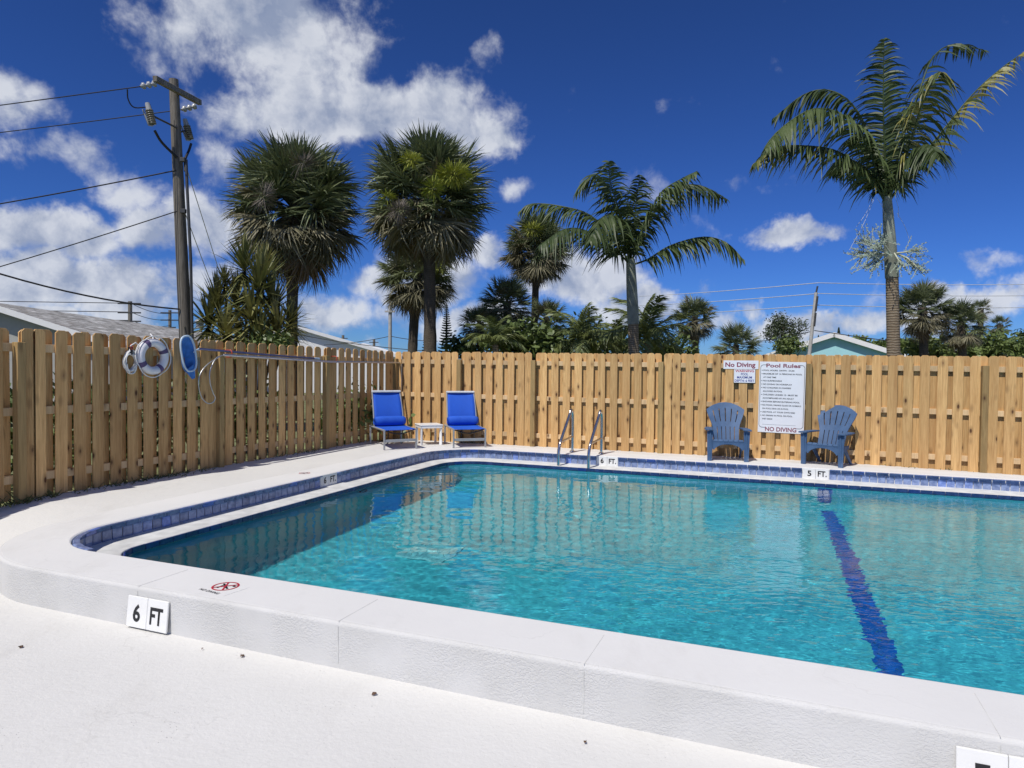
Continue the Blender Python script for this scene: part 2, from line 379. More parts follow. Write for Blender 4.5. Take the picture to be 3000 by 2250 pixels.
M['fan_old'] = leaf('ageing_fan_palm_leaf', (.10, .10, .052), (.29, .26, .16), .6)
M['fan_dead'] = leaf('dead_palm_leaf', (.12, .08, .045), (.30, .21, .12), .8, .05)
M['feather'] = leaf('feather_palm_leaf', (.028, .048, .016), (.095, .13, .042), .5, .12, .35)
M['feather_yel'] = leaf('yellowing_palm_leaf', (.07, .085, .02), (.26, .24, .06), .5)
M['coco'] = leaf('young_palm_leaf', (.065, .10, .032), (.23, .26, .085), .45)
M['drac'] = leaf('sword_leaf', (.09, .11, .035), (.34, .31, .11), .45)
M['conifer'] = leaf('conifer_needle', (.012, .028, .014), (.035, .06, .026), .6)
M['shrub'] = leaf('shrub_leaf', (.045, .078, .022), (.16, .21, .06), .5)
M['lime'] = leaf('lime_blossom', (.16, .20, .02), (.36, .38, .06), .7)
M['drytwig'] = leaf('dry_twig', (.10, .085, .07), (.22, .19, .16), .9, 0.)
M['casu'] = leaf('feathery_tree_leaf', (.040, .058, .026), (.09, .11, .05), .6)
M['grass'] = leaf('grass_blade', (.05, .075, .02), (.14, .15, .05), .6)
M['inflo'] = simple('pale_flower_stalk', (.50, .52, .40), .6, var=.2, scale=12)
M['bud'] = simple('grey_green_bud', (.20, .26, .20), .7, var=.3, scale=12)
def bark(name, lo, hi, ring=14., bmpd=.02):
    m, nt, b = mat(name); v = coords(nt, 'Object')
    w = N(nt, 'ShaderNodeTexWave', {'Vector': v, 'Scale': ring / 6.28, 'Distortion': 3.5, 'Detail': 3., 'Detail Scale': 2.}, wave_type='BANDS', bands_direction='Z').outputs['Fac']
    n = nz(nt, N(nt, 'ShaderNodeVectorMath', {0: v, 1: (1, 1, .3)}, operation='MULTIPLY').outputs[0], 11, 5, .65)
    h = N(nt, 'ShaderNodeMath', {0: w, 1: n}, operation='MULTIPLY').outputs[0]
    nt.links.new(ramp(nt, h, [(.1, lo), (.55, hi)]), b.inputs['Base Color']); b.inputs['Roughness'].default_value = .9; b.inputs['Specular IOR Level'].default_value = .1
    bump(nt, b, h, .8, bmpd); return m
M['bark'] = bark('fan_palm_bark', (.05, .042, .034), (.19, .16, .125), 60)
M['royalbark'] = bark('ringed_palm_trunk', (.15, .115, .075), (.30, .25, .18), 40, .010)
M['crownshaft'] = simple('grey_green_crownshaft', (.21, .23, .18), .5, var=.45, scale=3.5)
M['brownbase'] = simple('brown_leaf_base', (.12, .08, .045), .9, var=.4, scale=10, bmp=.4)
def shingles():
    m, nt, b = mat('speckled_shingles'); v = coords(nt, 'Object', (1, 1, 1))
    br = N(nt, 'ShaderNodeTexBrick', {'Vector': v, 'Color1': (.36, .36, .34, 1), 'Color2': (.66, .66, .64, 1), 'Mortar': (.14, .13, .12, 1), 'Scale': 1., 'Mortar Size': .03, 'Brick Width': .9, 'Row Height': .3, 'Bias': -.2})
    n = nz(nt, N(nt, 'ShaderNodeVectorMath', {0: v, 1: (.35, 1.6, 1)}, operation='MULTIPLY').outputs[0], 3.2, 7, .75)
    c = mixc(nt, ramp(nt, n, [(.44, (0, 0, 0)), (.60, (.9, .9, .9))]), br.outputs[0], (.15, .14, .125))
    n2 = nz(nt, N(nt, 'ShaderNodeVectorMath', {0: v, 1: (3, 1, 1)}, operation='MULTIPLY').outputs[0], 2.2, 4, .6)
    c = mixc(nt, ramp(nt, n2, [(.55, (0, 0, 0)), (.72, (.35, .35, .35))]), c, (.50, .36, .26))
    nt.links.new(c, b.inputs['Base Color']); b.inputs['Roughness'].default_value = .85; return m
M['shingle'] = shingles()
M['whiteroof'] = simple('white_shingles', (.66, .66, .64), .8, var=.12, scale=3, bmp=.3, bscale=8)
M['whitetrim'] = simple('white_trim_paint', (.80, .80, .80), .45, var=.03)
M['greywall'] = simple('grey_stucco_wall', (.40, .40, .38), .85, var=.06, scale=4, bmp=.3)
M['aqua'] = simple('aqua_stucco_wall', (.36, .66, .72), .85, var=.04, scale=3, bmp=.3, bscale=40)
M['teal'] = simple('teal_fascia', (.10, .26, .30), .6, var=.05)
M['redroof'] = simple('terracotta_roof', (.42, .14, .07), .8, var=.2)
M['concrete'] = simple('grey_concrete', (.42, .41, .39), .85, var=.12, scale=8, bmp=.3)
M['wire'] = simple('black_cable', (.015, .015, .017), .5)
M['wirepale'] = simple('pale_cable', (.55, .57, .60), .4)
M['hardware'] = simple('dark_hardware', (.06, .06, .06), .5, .3)
M['porcelain'] = simple('grey_porcelain', (.34, .35, .36), .25, var=.08)
M['porcelain_brown'] = simple('olive_porcelain', (.16, .15, .12), .25, var=.15)
M['soil'] = simple('sandy_lawn', (.16, .17, .07), .95, var=.5, scale=1.2, bmp=.5, bscale=20)
M['score'] = simple('scored_joint', (.42, .41, .40), .9)
M['deadleaf'] = simple('dead_brown_leaf', (.10, .055, .03), .8, var=.4, scale=60)
# ------------------------------------------------------------------ the pool's own frame: u along the pool, v across it
PA = R(21.7); CU = Vector((math.cos(PA), -math.sin(PA), 0)); CV = Vector((math.sin(PA), math.cos(PA), 0))
def P(u, v, z=0.): return CU * u + CV * v + Vector((0, 0, z))
def uv(p): return p.dot(CU), p.dot(CV)
UL, UR, VF, VB = -5.92, 6.6, 3.84, 11.52
RAD = {'fl': .75, 'bl': 1.0, 'br': 1.0, 'fr': .75}
ZD = .22
def sst(a, b, x): t = max(0., min(1., (x - a) / (b - a))); return t * t * (3 - 2 * t)
# fences: base lines
Q0 = Vector((-2.46, 14.32, .215)); QL = Vector((-5.32, 7.09, .27)); QR = Vector((7.8, 10.4, .145))
dL = (QL - Q0); dR = (QR - Q0); LL = dL.xy.length; LR = dR.xy.length
def zdeck(u, v):
    back = ZD - .010 * sst(VB, VB + 1.2, v) * 1. - .07 * sst(0, 5, u) * sst(VB + .2, VB + 1.2, v)
    left = ZD + .045 * sst(-6.4, -7.6, u)
    hi = back if v > VB else left
    lo = -.06 - .02 * sst(3.3, -3, v)
    k = sst(3.25, 5.0, v) if u < UL + .2 else (1. if v > VB - .5 else 0.)
    if u >= UL + .2 and v <= VB - .5: k = 0.
    if u > UR - .2: k = sst(3.2, 6, v)
    return lo + (hi - lo) * k

def outline(n_arc=14, step=.25):
    pts = []                                                    # (u, v, nu, nv) anticlockwise from the front left, normals outwards
    def line(a, b, n):
        m = max(1, int(math.dist(a, b) / step))
        for i in range(m): t = i / m; pts.append((a[0] + (b[0] - a[0]) * t, a[1] + (b[1] - a[1]) * t, *n))
    def arc(c, r, a0, a1):
        for i in range(n_arc): a = a0 + (a1 - a0) * i / n_arc; pts.append((c[0] + r * math.cos(a), c[1] + r * math.sin(a), math.cos(a), math.sin(a)))
    fl, bl, br, fr = (RAD[k] for k in ('fl', 'bl', 'br', 'fr')); h = math.pi / 2
    line((UL + fl, VF), (UR - fr, VF), (0, -1)); arc((UR - fr, VF + fr), fr, -h, 0)
    line((UR, VF + fr), (UR, VB - br), (1, 0)); arc((UR - br, VB - br), br, 0, h)
    line((UR - br, VB), (UL + bl, VB), (0, 1)); arc((UL + bl, VB - bl), bl, h, 2 * h)
    line((UL, VB - bl), (UL, VF + fl), (-1, 0)); arc((UL + fl, VF + fl), fl, 2 * h, 3 * h)
    return pts
OUT = outline(); NO = len(OUT)
def ring_mesh(name, rows, mats, mis=None, smooth=True, kind='structure', parent=None):
    """rows: list of functions (u, v, nu, nv) -> point; joined ring by ring round the pool"""
    b = MB(); vs = []; fs = []; mi = []
    for f in rows: vs += [tuple(f(*q)) for q in OUT]
    for r in range(len(rows) - 1):
        for i in range(NO):
            j = (i + 1) % NO
            fs.append((r * NO + i, (r + 1) * NO + i, (r + 1) * NO + j, r * NO + j)); mi.append(mis[r] if mis else 0)
    b.add(vs, fs, None, smooth); b.mi = mi
    o = b.build(name, mats, parent)
    if kind: o['kind'] = kind
    return o
def off(d, z):
    return lambda u, v, nu, nv: P(u + nu * d, v + nv * d, z)
CW = .50
def cz(u, v, nu, nv): return min(ZD - .001, zdeck(u + nu * CW, v + nv * CW))
def crow(d, zf):
    return lambda u, v, nu, nv: P(u + nu * d, v + nv * d, zf(ZD, cz(u, v, nu, nv)))
# coping: flat top, rolled outer edge, stucco face down to the lower front deck
def crounded(k, dd):
    def f(u, v, nu, nv):
        c = cz(u, v, nu, nv); r = min(.022, (ZD - c) * .45); a = k * math.pi / 2
        if k < 0: return P(u + nu * (CW - r - .01), v + nv * (CW - r - .01), ZD)
        if k > 1: return P(u + nu * CW, v + nv * CW, ZD - r - .006)
        d = CW - r + r * math.sin(a); z = ZD - r + r * math.cos(a)
        return P(u + nu * d, v + nv * d, z)
    return f
coping = ring_mesh('pool_coping', [off(.0, ZD - .012), off(.012, ZD), off(.018, ZD), off(.25, ZD), crounded(-.3, 0), crounded(0, 0), crounded(.33, 0), crounded(.66, 0), crounded(1, 0), crounded(1.15, 0),
    lambda u, v, nu, nv: P(u + nu * CW, v + nv * CW, cz(u, v, nu, nv) - .03)],
    [M['curb_top'], M['stucco']], [0, 0, 0, 0, 0, 1, 1, 1, 1, 1])
# scored joints across the front coping and down its face
jb = MB()
def joint(u, w=.0022):
    j = MB()
    j.box((0, -.04, .0008), (w, .42, .0016)); j.box((0, -.2515, -.14), (w * 1.6, .003, .22))
    o = j.build('joint_line', M['ledge'], coping, Matrix.LocRotScale(P(u, VF - .25, ZD), Euler((0, 0, -PA)), (1, 1, 1)))
for u in (-4.05, -2.42, -.92, .86, 2.5): joint(u)
# deck: from the coping's foot out to the fences and behind the viewer
def fence_hit(p, n):
    best = 12.0
    for A, d in ((Q0, dL), (Q0, dR)):
        e = Vector((d.x, d.y)).normalized(); nn = Vector((-e.y, e.x)); den = nn.dot(n.xy)
        if abs(den) > 1e-4:
            t = nn.dot((A - p).xy) / den
            if t > 0:
                h = p.xy + n.xy * t - A.xy
                if h.dot(e) > -3: best = min(best, t + .02)
    return best
def drow(s):
    def f(u, v, nu, nv):
        p = P(u + nu * CW, v + nv * CW); n = P(nu, nv)
        if nv < -.05 or nu > .5: mx = 11.
        else: mx = fence_hit(p, n)
        if nv < 0 and nu < -.01:
            mx = min(11., fence_hit(p, n))
        d = CW + mx * s; uu, vv = u + nu * d, v + nv * d
        return P(uu, vv, min(zdeck(uu, vv), 1.))
    return f
deck = ring_mesh('pool_deck', [drow(s) for s in (0, .01, .025, .05, .1, .16, .24, .34, .46, .6, .78, 1.)], [M['deck']])
# ground beyond the fences, one sheet out to the horizon
b = MB(); g = 1500; n = 40
gx = [-g, -300, -120, -60, -30, -15, -8, 0, 8, 15, 30, 60, 120, 300, g]
vs = [(x, y, -.12 if y < 6 else .02) for y in gx for x in gx]; m = len(gx)
hole = MB()
b.add(vs, [(j * m + i, j * m + i + 1, (j + 1) * m + i + 1, (j + 1) * m + i) for j in range(m - 1) for i in range(m - 1)
           if not (gx[i] >= -8 and gx[i + 1] <= 8 and gx[j] >= 0 and gx[j + 1] <= 15)], None, True)
ground = b.build('ground', M['soil']); ground['kind'] = 'structure'
# ground strips between the deck and the sheet (under and behind the fence)
b = MB()
def quad(b, pts): b.add(pts, [tuple(range(len(pts)))], None, False)
eL = Vector((dL.x, dL.y, 0)).normalized(); eR = Vector((dR.x, dR.y, 0)).normalized(); nL = Vector((eL.y, -eL.x, 0)); nR = Vector((-eR.y, eR.x, 0))
def low(p, z): return Vector((p.x, p.y, z))
A0 = Q0 + eL * 11; A1 = Q0 + eR * 15
quad(b, [low(Q0, .16), low(A0, .20), low(A0, .1) + nL * 14, low(Q0, .1) + nL * 14])
quad(b, [low(Q0, .159), low(Q0, .099) + nR * 14, low(A1, .03) + nR * 14, low(A1, .07)])
quad(b, [low(Q0, .158), low(Q0, .098) + nL * 14, low(Q0, .02) + nL * 14 + nR * 14, low(Q0, .098) + nR * 14])
o = b.build('lawn', M['soil']); o['kind'] = 'structure'

# pool wall: grout backing, tiles one by one, gutter ledge, trim, shell
TH = .048                                                       # level of the gutter ledge
wall = ring_mesh('pool_wall', [off(.012, ZD - .002), off(0., ZD - .012), off(0., TH - .02)], [M['grout']], smooth=False)
ledge = ring_mesh('gutter_ledge', [off(.01, TH + .012), off(-.05, TH + .004), off(-.36, TH), off(-.372, TH - .006), off(-.372, -.16)], [M['ledge']])
IN = -.392
def floor_z(u, v): return -1.72 + .32 * sst(-3, 2.5, u)
shell_rows = [off(-.372, -.10), off(IN, -.105)]
def srow(s): return lambda u, v, nu, nv: P(u + nu * IN, v + nv * IN, -.105 + (floor_z(u, v) + .25 + .105) * s)
def frow(a): return lambda u, v, nu, nv: P(u + nu * (IN - .28 * math.sin(a)), v + nv * (IN - .28 * math.sin(a)), floor_z(u, v) + .25 - .25 * math.sin(a) if a < 1.5 else floor_z(u, v))
shell = ring_mesh('pool_shell', [off(-.372, -.10), off(IN, -.105), srow(.5), srow(1.), frow(.6), frow(1.1), frow(1.5708)], [M['plaster']])
fb = MB(); us = np.linspace(UL + .5, UR - .5, 30); vs_ = np.linspace(VF + .5, VB - .5, 10)
vs = [tuple(P(u, v, floor_z(u, v) - .004)) for v in vs_ for u in us]; m = 30
fb.add(vs, [(j * m + i, j * m + i + 1, (j + 1) * m + i + 1, (j + 1) * m + i) for j in range(9) for i in range(29)], None, True)
o = fb.build('pool_floor', M['plaster']); o['kind'] = 'structure'; pool_floor = o
lb = MB()                                                       # the dark stripe across the floor and up the far wall
fz = floor_z(.5, 8)
for (v0, v1) in [(VF + .62 + i * .235, VF + .62 + (i + 1) * .235 - .012) for i in range(28)]:
    a0, a1 = (.60 + .26 * (VB - q_) / (VB - VF) for q_ in (v0, v1))
    o = MB().add([*[tuple(P(x_, y_, floor_z(x_, y_) + .012)) for x_, y_ in ((a0 - .095, v0), (a0 + .095, v0), (a1 + .095, v1), (a1 - .095, v1))]], [(0, 1, 2, 3)]).build('stripe_tile', M['lane'], pool_floor)
o = MB().box((0, 0, 0), (.19, .012, 1.05)).build('wall_stripe', M['lane'], pool_floor, Matrix.LocRotScale(P(.60, VB + IN - .003, -.66), Euler((0, 0, -PA)), (1, 1, 1)))
# main drain on the floor, return fitting on the left wall
dr = empty('main_drain', P(-3.9, 7.2, floor_z(-4, 8) + .004), -PA)
MB().box((0, 0, .01), (.62, .62, .02)).build('frame', M['white'], dr, bevel=.004)
for i in range(9): MB().box((-.24 + i * .06, 0, .024), (.025, .5, .008)).build('bar', M['white'], dr)
tag(dr, 'pale square drain grate on the deep pool floor', 'drain')
rf = MB().tube([(.085 * math.cos(a), .0, .085 * math.sin(a)) for a in np.linspace(0, 2 * math.pi, 24, endpoint=False)], .016, 8, closed=True).build('return_fitting', M['hardware'], None, Matrix.LocRotScale(P(UL + .40, 8.2, -.22), Euler((0, 0, -PA + R(90))), (1, 1, 1)))
tag(rf, 'dark ring shaped fitting on the left pool wall under water', 'fitting')

# ---- tiles
class Path:                                                     # arc length along the tiled stretch: left side, far corner, far side
    def __init__(s, d=0.):
        pts = []
        for a in np.linspace(-R(250), -R(180), 12): pts.append((UL + .75 + (.75 + d) * math.cos(a), VF + .75 + (.75 + d) * -math.sin(a) * -1))
        pts = [(UL + .75 + (.75 + d) * math.cos(a), VF + .75 + (.75 + d) * math.sin(a)) for a in np.linspace(R(265), R(180), 24)]
        pts += [(UL - d, VB - 1.)]
        pts += [(UL + 1. + (1. + d) * math.cos(a), VB - 1. + (1. + d) * math.sin(a)) for a in np.linspace(R(180), R(90), 30)]
        pts += [(5.2, VB + d)]
        s.p = np.array(pts); s.c = np.concatenate([[0], np.cumsum(np.hypot(*np.diff(s.p, axis=0).T))])
    def at(s, t):
        i = min(max(np.searchsorted(s.c, t) - 1, 0), len(s.c) - 2); k = (t - s.c[i]) / (s.c[i + 1] - s.c[i])
        p = s.p[i] + (s.p[i + 1] - s.p[i]) * k; d = s.p[i + 1] - s.p[i]; return p, math.atan2(d[1], d[0])
def tmesh(name, w, h, th, m, round_top=False):
    b = MB()
    if round_top:
        prof = [(0, -h / 2), (0, h / 2 - .02)] + [(-.02 + .02 * math.cos(a), h / 2 - .02 + .02 * math.sin(a)) for a in np.linspace(0, math.pi / 2, 5)[1:]] + [(-.055, h / 2), (-.055, h / 2 - .01), (-th, h / 2 - .02), (-th, -h / 2)]
        b.prism([(-y, z) for y, z in prof], -w / 2, w / 2, Matrix(((0, 0, 1, 0), (-1, 0, 0, 0), (0, 1, 0, 0), (0, 0, 0, 1))))
    else: b.box((0, th / 2 - th, 0), (w, th, h))
    return b.mesh(name, m, .0025 if not round_top else 0)
MARK = []                                                       # stretches taken by depth markers (arc length on the wall path)
path0 = Path(0.); LEN = path0.c[-1]
def s_of(u, v): 
    t = np.linspace(0, LEN, 4000); pp = np.array([path0.at(x)[0] for x in t]); return t[np.argmin((pp[:, 0] - u) ** 2 + (pp[:, 1] - v) ** 2)]
def ab(p): return uv(Vector((p[0], p[1], 0)))
sL = s_of(UL, ab((-2.63, 9.57))[1]); sB = s_of(ab((1.74, 11.95))[0], VB); s5 = s_of(ab((4.70, 10.5))[0], VB)
for s in (sL, sB, s5): MARK.append((s - .19, s + .19))
def free(t, w): return all(t + w / 2 < a or t - w / 2 > c for a, c in MARK)
tsq = tmesh('wall_tile', .1015, .106, .012, M['tile']); tbn = tmesh('bullnose_tile', .149, .054, .012, M['bullnose'], True); ttr = tmesh('trim_tile', .150, .07, .016, M['trim'])
def lay(path, pitch, z, me, proud, parent, t0=0., t1=None):
    t = t0 + pitch / 2; e = path.c[-1] if t1 is None else t1
    while t < e:
        if path is not path0 or free(t, pitch * .98):
            p, a = path.at(t); q = P(p[0], p[1], z); rz = a - PA
            nrm = Vector((math.sin(rz), -math.cos(rz), 0))
            link(me.name, me, parent, Matrix.LocRotScale(q + nrm * proud, Euler((0, 0, rz)), (-1 * -1, 1, 1)))
        t += pitch
def seg_lay(pitch, z, me, proud):
    cuts = [0.] + [x for m_ in MARK for x in m_] + [LEN]
    for i in range(0, len(cuts), 2):
        a, c = cuts[i], cuts[i + 1]; n = max(1, round((c - a) / pitch)); w = (c - a) / n
        for k in range(n):
            p, an = path0.at(a + (k + .5) * w); rz = an - PA; nrm = Vector((math.sin(rz), -math.cos(rz), 0))
            link(me.name, me, wall, Matrix.LocRotScale(P(p[0], p[1], z) + nrm * proud, Euler((0, 0, rz)), (w / pitch, 1, 1)))
seg_lay(.111, TH + .058, tsq, .0035)
seg_lay(.159, ZD - .031, tbn, .008)
pt = Path(-.372)
lay(pt, .153, TH - .036, ttr, .014, ledge)

# ---- water: a real rippled surface
WU0, WU1, WV0, WV1, ST = UL + .2, 4.6, VF + .2, VB - .2, .0145
nu_, nv_ = int((WU1 - WU0) / ST), int((WV1 - WV0) / ST)
gu = np.linspace(WU0, WU1, nu_); gv = np.linspace(WV0, WV1, nv_); GU, GV = np.meshgrid(gu, gv)
rough = np.clip((GU + 3.4 - .28 * (GV - 4.2)) / 2.8, 0, 1); rough = rough * rough * (3 - 2 * rough)
H = np.zeros_like(GU); wr = np.random.default_rng(3)
for i in range(46):
    lam = .048 * (7. ** wr.random()); th = wr.normal(R(-60), R(62)); k = 2 * math.pi / lam
    slope = .0115 * (.5 + wr.random()) * (1. if lam < .2 else .8)
    H += slope / k * np.sin(k * (GU * math.cos(th) + GV * math.sin(th)) + wr.random() * 6.28) * (.10 + .05 * rough)
for i in range(14):
    lam = .5 + 1.2 * wr.random(); th = wr.random() * 6.28; k = 2 * math.pi / lam
    H += .0022 / k * np.sin(k * (GU * math.cos(th) + GV * math.sin(th)) + wr.random() * 6.28)
for i in range(16):                                             # slow lapping that wobbles the mirror images
    lam = .12 + .25 * wr.random(); th = wr.normal(R(-70), R(25)); k = 2 * math.pi / lam
    H += .0030 / k * np.sin(k * (GU * math.cos(th) + GV * math.sin(th)) + wr.random() * 6.28)
cu_, cv_ = np.array(CU), np.array(CV)
XY = GU[..., None] * cu_ + GV[..., None] * cv_; XY[..., 2] = H
me = bpy.data.meshes.new('pool_water'); idx = np.arange(nu_ * nv_).reshape(nv_, nu_)
F = np.stack([idx[:-1, :-1], idx[:-1, 1:], idx[1:, 1:], idx[1:, :-1]], -1).reshape(-1, 4)
uc, vc = (gu[:-1] + gu[1:]) / 2, (gv[:-1] + gv[1:]) / 2; UC, VC = np.meshgrid(uc, vc)
def sdf(U, V, r, o):                                            # inside test with the rounded left corners
    dx = np.maximum((UL - o + r) - U, 0); dy = np.maximum(np.maximum((VF - o + r) - V, V - (VB + o - r)), 0); return np.hypot(dx, dy) - r
F = F[(sdf(UC, VC, .9, -.1) < 0).reshape(-1)]
me.vertices.add(nu_ * nv_); me.vertices.foreach_set('co', XY.reshape(-1))
me.loops.add(F.size); me.loops.foreach_set('vertex_index', F.reshape(-1)); me.polygons.add(len(F))
me.polygons.foreach_set('loop_start', np.arange(0, F.size, 4)); me.polygons.foreach_set('loop_total', np.full(len(F), 4))
me.update(calc_edges=True); me.validate(); me.polygons.foreach_set('use_smooth', [True] * len(me.polygons))
me.materials.append(M['water']); water = link('pool_water', me); water['kind'] = 'structure'
# ------------------------------------------------------------------ fences
def picket_mesh(w, h=1.83, t=.016, ear=.032):
    poly = [(-w / 2, 0), (w / 2, 0), (w / 2, h - ear), (w / 2 - ear, h), (-w / 2 + ear, h), (-w / 2, h - ear)]
    b = MB(); b.prism(poly, -t / 2, t / 2, RX(R(90)))
    return b.mesh('picket', M['pine'], .002)
PK = [picket_mesh(w) for w in (.140, .138, .142)]
def fence(name, org, d, length, slope, side, posts, label, post_h):
    """side: +1 when the pool lies on the fence's local +y"""
    e = empty(name, org, math.atan2(d.y, d.x)); pitch = .2275
    for k in range(int(length / pitch)):
        x = .11 + k * pitch
        z = slope * x
        if not any(abs(x - p) < .112 for p in posts):
            link('picket', random.choice(PK), e, TR(x + random.uniform(-.006, .006), side * .0335, z + random.uniform(-.01, .006)) @ RY(R(random.uniform(-.35, .35))))
        else:
            for p in posts:
                if abs(x - p) < .112: 
                    xx = x + (.112 - abs(x - p) + .003) * (1 if x >= p else -1)
                    link('picket', random.choice(PK), e, TR(xx, side * .0335, z))
        link('picket', random.choice(PK), e, TR(x + pitch / 2 + random.uniform(-.006, .006), -side * .0335, z + random.uniform(-.01, .006)) @ RY(R(random.uniform(-.35, .35))))
    ps = sorted(posts) ; ends = [0.] + [p for p in ps if p > .3] + [length]
    for a, c in zip(ends[:-1], ends[1:]):
        for hz in (.225, .945, 1.625):
            w = c - a - .004
            MB().box((0, 0, 0), (w, .050, .088)).build('rail', M['rail'], e, TR((a + c) / 2, 0, slope * (a + c) / 2 + hz) @ RY(-math.atan(slope)), bevel=.003)
    for p in ps:
        MB().box((0, 0, 0), (.089, .089, post_h)).build('post', M['post'], e, TR(p, side * .066, slope * p + post_h / 2 - .02), bevel=.004)
    tag(e, label, 'fence'); return e
def along(px, py, A, d):                                        # where a sight line crosses a fence line
    r_ = ray(px, py); e = Vector((d.x, d.y)).normalized(); nn = Vector((-e.y, e.x)); t = nn.dot(A.xy) / nn.dot(r_.xy); return (r_.xy * t - A.xy).dot(e)
pb = [along(x, 1200, Q0, dR) for x in (1349, 1565, 1937, 2368, 2880)]
pb += [pb[-1] + 2.4]
pl = [along(x, 1200, Q0, dL) for x in (946, 634, 45)]
pl += [pl[-1] + 2.4]
fb_ = fence('wooden_fence', Q0, dR, LR + 3.2, (QR.z - Q0.z) / LR, -1, pb, 'sunlit pine board fence behind the ladder and the chairs', 1.70)
fl_ = fence('wooden_fence', Q0, dL, LL + 3.0, (QL.z - Q0.z) / LL, +1, [.085] + pl, 'shaded pine board fence carrying the life ring and poles', 1.70)
FB = Matrix.LocRotScale(Q0, Euler((0, 0, math.atan2(dR.y, dR.x))), (1, 1, 1)); FLm = Matrix.LocRotScale(Q0, Euler((0, 0, math.atan2(dL.y, dL.x))), (1, 1, 1))

# ------------------------------------------------------------------ lettering
def text_mesh(s, h, w=None, bold=0., mat_=None, align='LEFT', ex=.0012):
    cu = bpy.data.curves.new('t', 'FONT'); cu.body = s; cu.size = 1; cu.offset = bold; cu.extrude = 0; cu.resolution_u = 3
    ob = bpy.data.objects.new('t', cu); COL.objects.link(ob); dg = bpy.context.evaluated_depsgraph_get()
    me = bpy.data.meshes.new_from_object(ob.evaluated_get(dg)); bpy.data.objects.remove(ob); bpy.data.curves.remove(cu)
    co = np.zeros(len(me.vertices) * 3); me.vertices.foreach_get('co', co); co = co.reshape(-1, 3)
    caps = .729 if s.upper() == s or 1 else 1
    sy = h / caps; x0, x1 = co[:, 0].min(), co[:, 0].max(); sx = (w / (x1 - x0)) if w else sy
    co[:, 0] = (co[:, 0] - x0) * sx; co[:, 1] *= sy
    wid = co[:, 0].max()
    if align == 'CENTER': co[:, 0] -= wid / 2
    me.vertices.foreach_set('co', co.reshape(-1)); me.materials.clear(); me.materials.append(mat_ or M['black']); me.update()
    return me
UPR = RX(R(90))                                                 # text plane -> upright, facing -y

# depth markers in the far and left wall, two tiles each
def wall_marker(s, txt, label):
    p, an = path0.at(s); rz = an - PA; nrm = Vector((math.sin(rz), -math.cos(rz), 0))
    e = empty('depth_marker', P(p[0], p[1], TH + .085) + nrm * .006, rz)
    for k in (-1, 1): MB().box((k * .0945, -.006, 0), (.185, .016, .166)).build('marker_tile', M['tilewhite'], e, bevel=.003)
    a, c = txt.split(' ')
    link('lettering', text_mesh(a, .085, .056, .03), e, TR(-.115, -.0155, -.035) @ UPR)
    link('lettering', text_mesh(c, .085, .128, .03), e, TR(.03, -.0155, -.035) @ UPR)
    tag(e, label, 'depth marker'); return e
wall_marker(sL, '6 FT.', 'white 6 FT. depth marker set in the navy tile wall along the shaded fence')
wall_marker(sB, '6 FT.', 'white tile depth marker reading 6 FT. set in the blue tiles beside the ladder')
wall_marker(s5, '5 FT.', 'white tile depth marker reading 5 FT. set in the blue tiles below the armchairs')
def front_marker(u, txt, label):
    e = empty('depth_marker', P(u, VF - CW - .006, .055), -PA + R(1.5))
    e.rotation_euler = (R(-6), 0, -PA)
    e.location = P(u, VF - CW - .019, .055)
    for k in (-1, 1): MB().box((k * .0925, 0, 0), (.183, .014, .205)).build('marker_tile', M['tilewhite'], e, bevel=.003)
    a, c = txt.split(' ')
    link('lettering', text_mesh(a, .112, .066, .028), e, TR(-.125, -.0085, -.058) @ UPR)
    link('lettering', text_mesh(c, .112, .115, .028), e, TR(.03, -.0085, -.058) @ UPR)
    tag(e, label, 'depth marker')
u6, _ = ab((-2.45, 4.49)); front_marker(u6, '6 FT', 'white plate reading 6 FT leaning on the curb below the circled decal')
u5, _ = ab((1.87, 2.82)); front_marker(u5 + .19, '5 FT', 'cut off white plate reading 5 leaning on the long straight curb')

def nodive(name, u, v, s, rot, label, faint=False):
    e = empty(name, P(u, v, zdeck(u, v) + .003 if v > VF + 1 else ZD + .002), -PA + rot); e.scale = (s, s, 1)
    rm, bm = (M['redprint'], M['black'])
    ringp = [(.095 * math.cos(a), .095 * math.sin(a)) for a in np.linspace(0, 2 * math.pi, 40)]; inn = [(x * .86, y * .86) for x, y in ringp]
    b = MB(); n = len(ringp); b.add([(x, y, 0) for x, y in ringp + inn], [(i, i + 1, n + i + 1, n + i) for i in range(n - 1)])
    if not faint:
        b.box((0, 0, .0008), (.012, .17, .0006), RZ(R(38))); b.box((0, 0, .0012), (.012, .17, .0006), RZ(R(-38)))
    b.build('red_ring', rm, e)
    b = MB(); b.box((0, 0, .0004), (.016, .13, .0006), RZ(R(62))); b.box((-.03, -.02, .0002), (.013, .06, .0006), RZ(R(10))); b.box((.055, .03, .0002), (.02, .02, .0006)); b.build('diver_figure', bm, e)
    if not faint:
        link('lettering', text_mesh('NO DIVING', .030, .20, .005), e, TR(-.10, -.145, .0004))
        MB().box((.165, -.04, .0003), (.003, .22, .0005)).build('edge_line', M['grout'], e)
    tag(e, label, 'decal'); return e
ud, vd = ab((-1.94, 4.62)); nodive('no_diving_decal', ud, vd, .95, R(-8), 'red circled no diving symbol printed on the white curb')
ud, vd = ab((-2.9, 9.55)); nodive('no_diving_decal', ud, vd, .8, R(60), 'faint no diving ring on the white deck by the shaded fence', True)

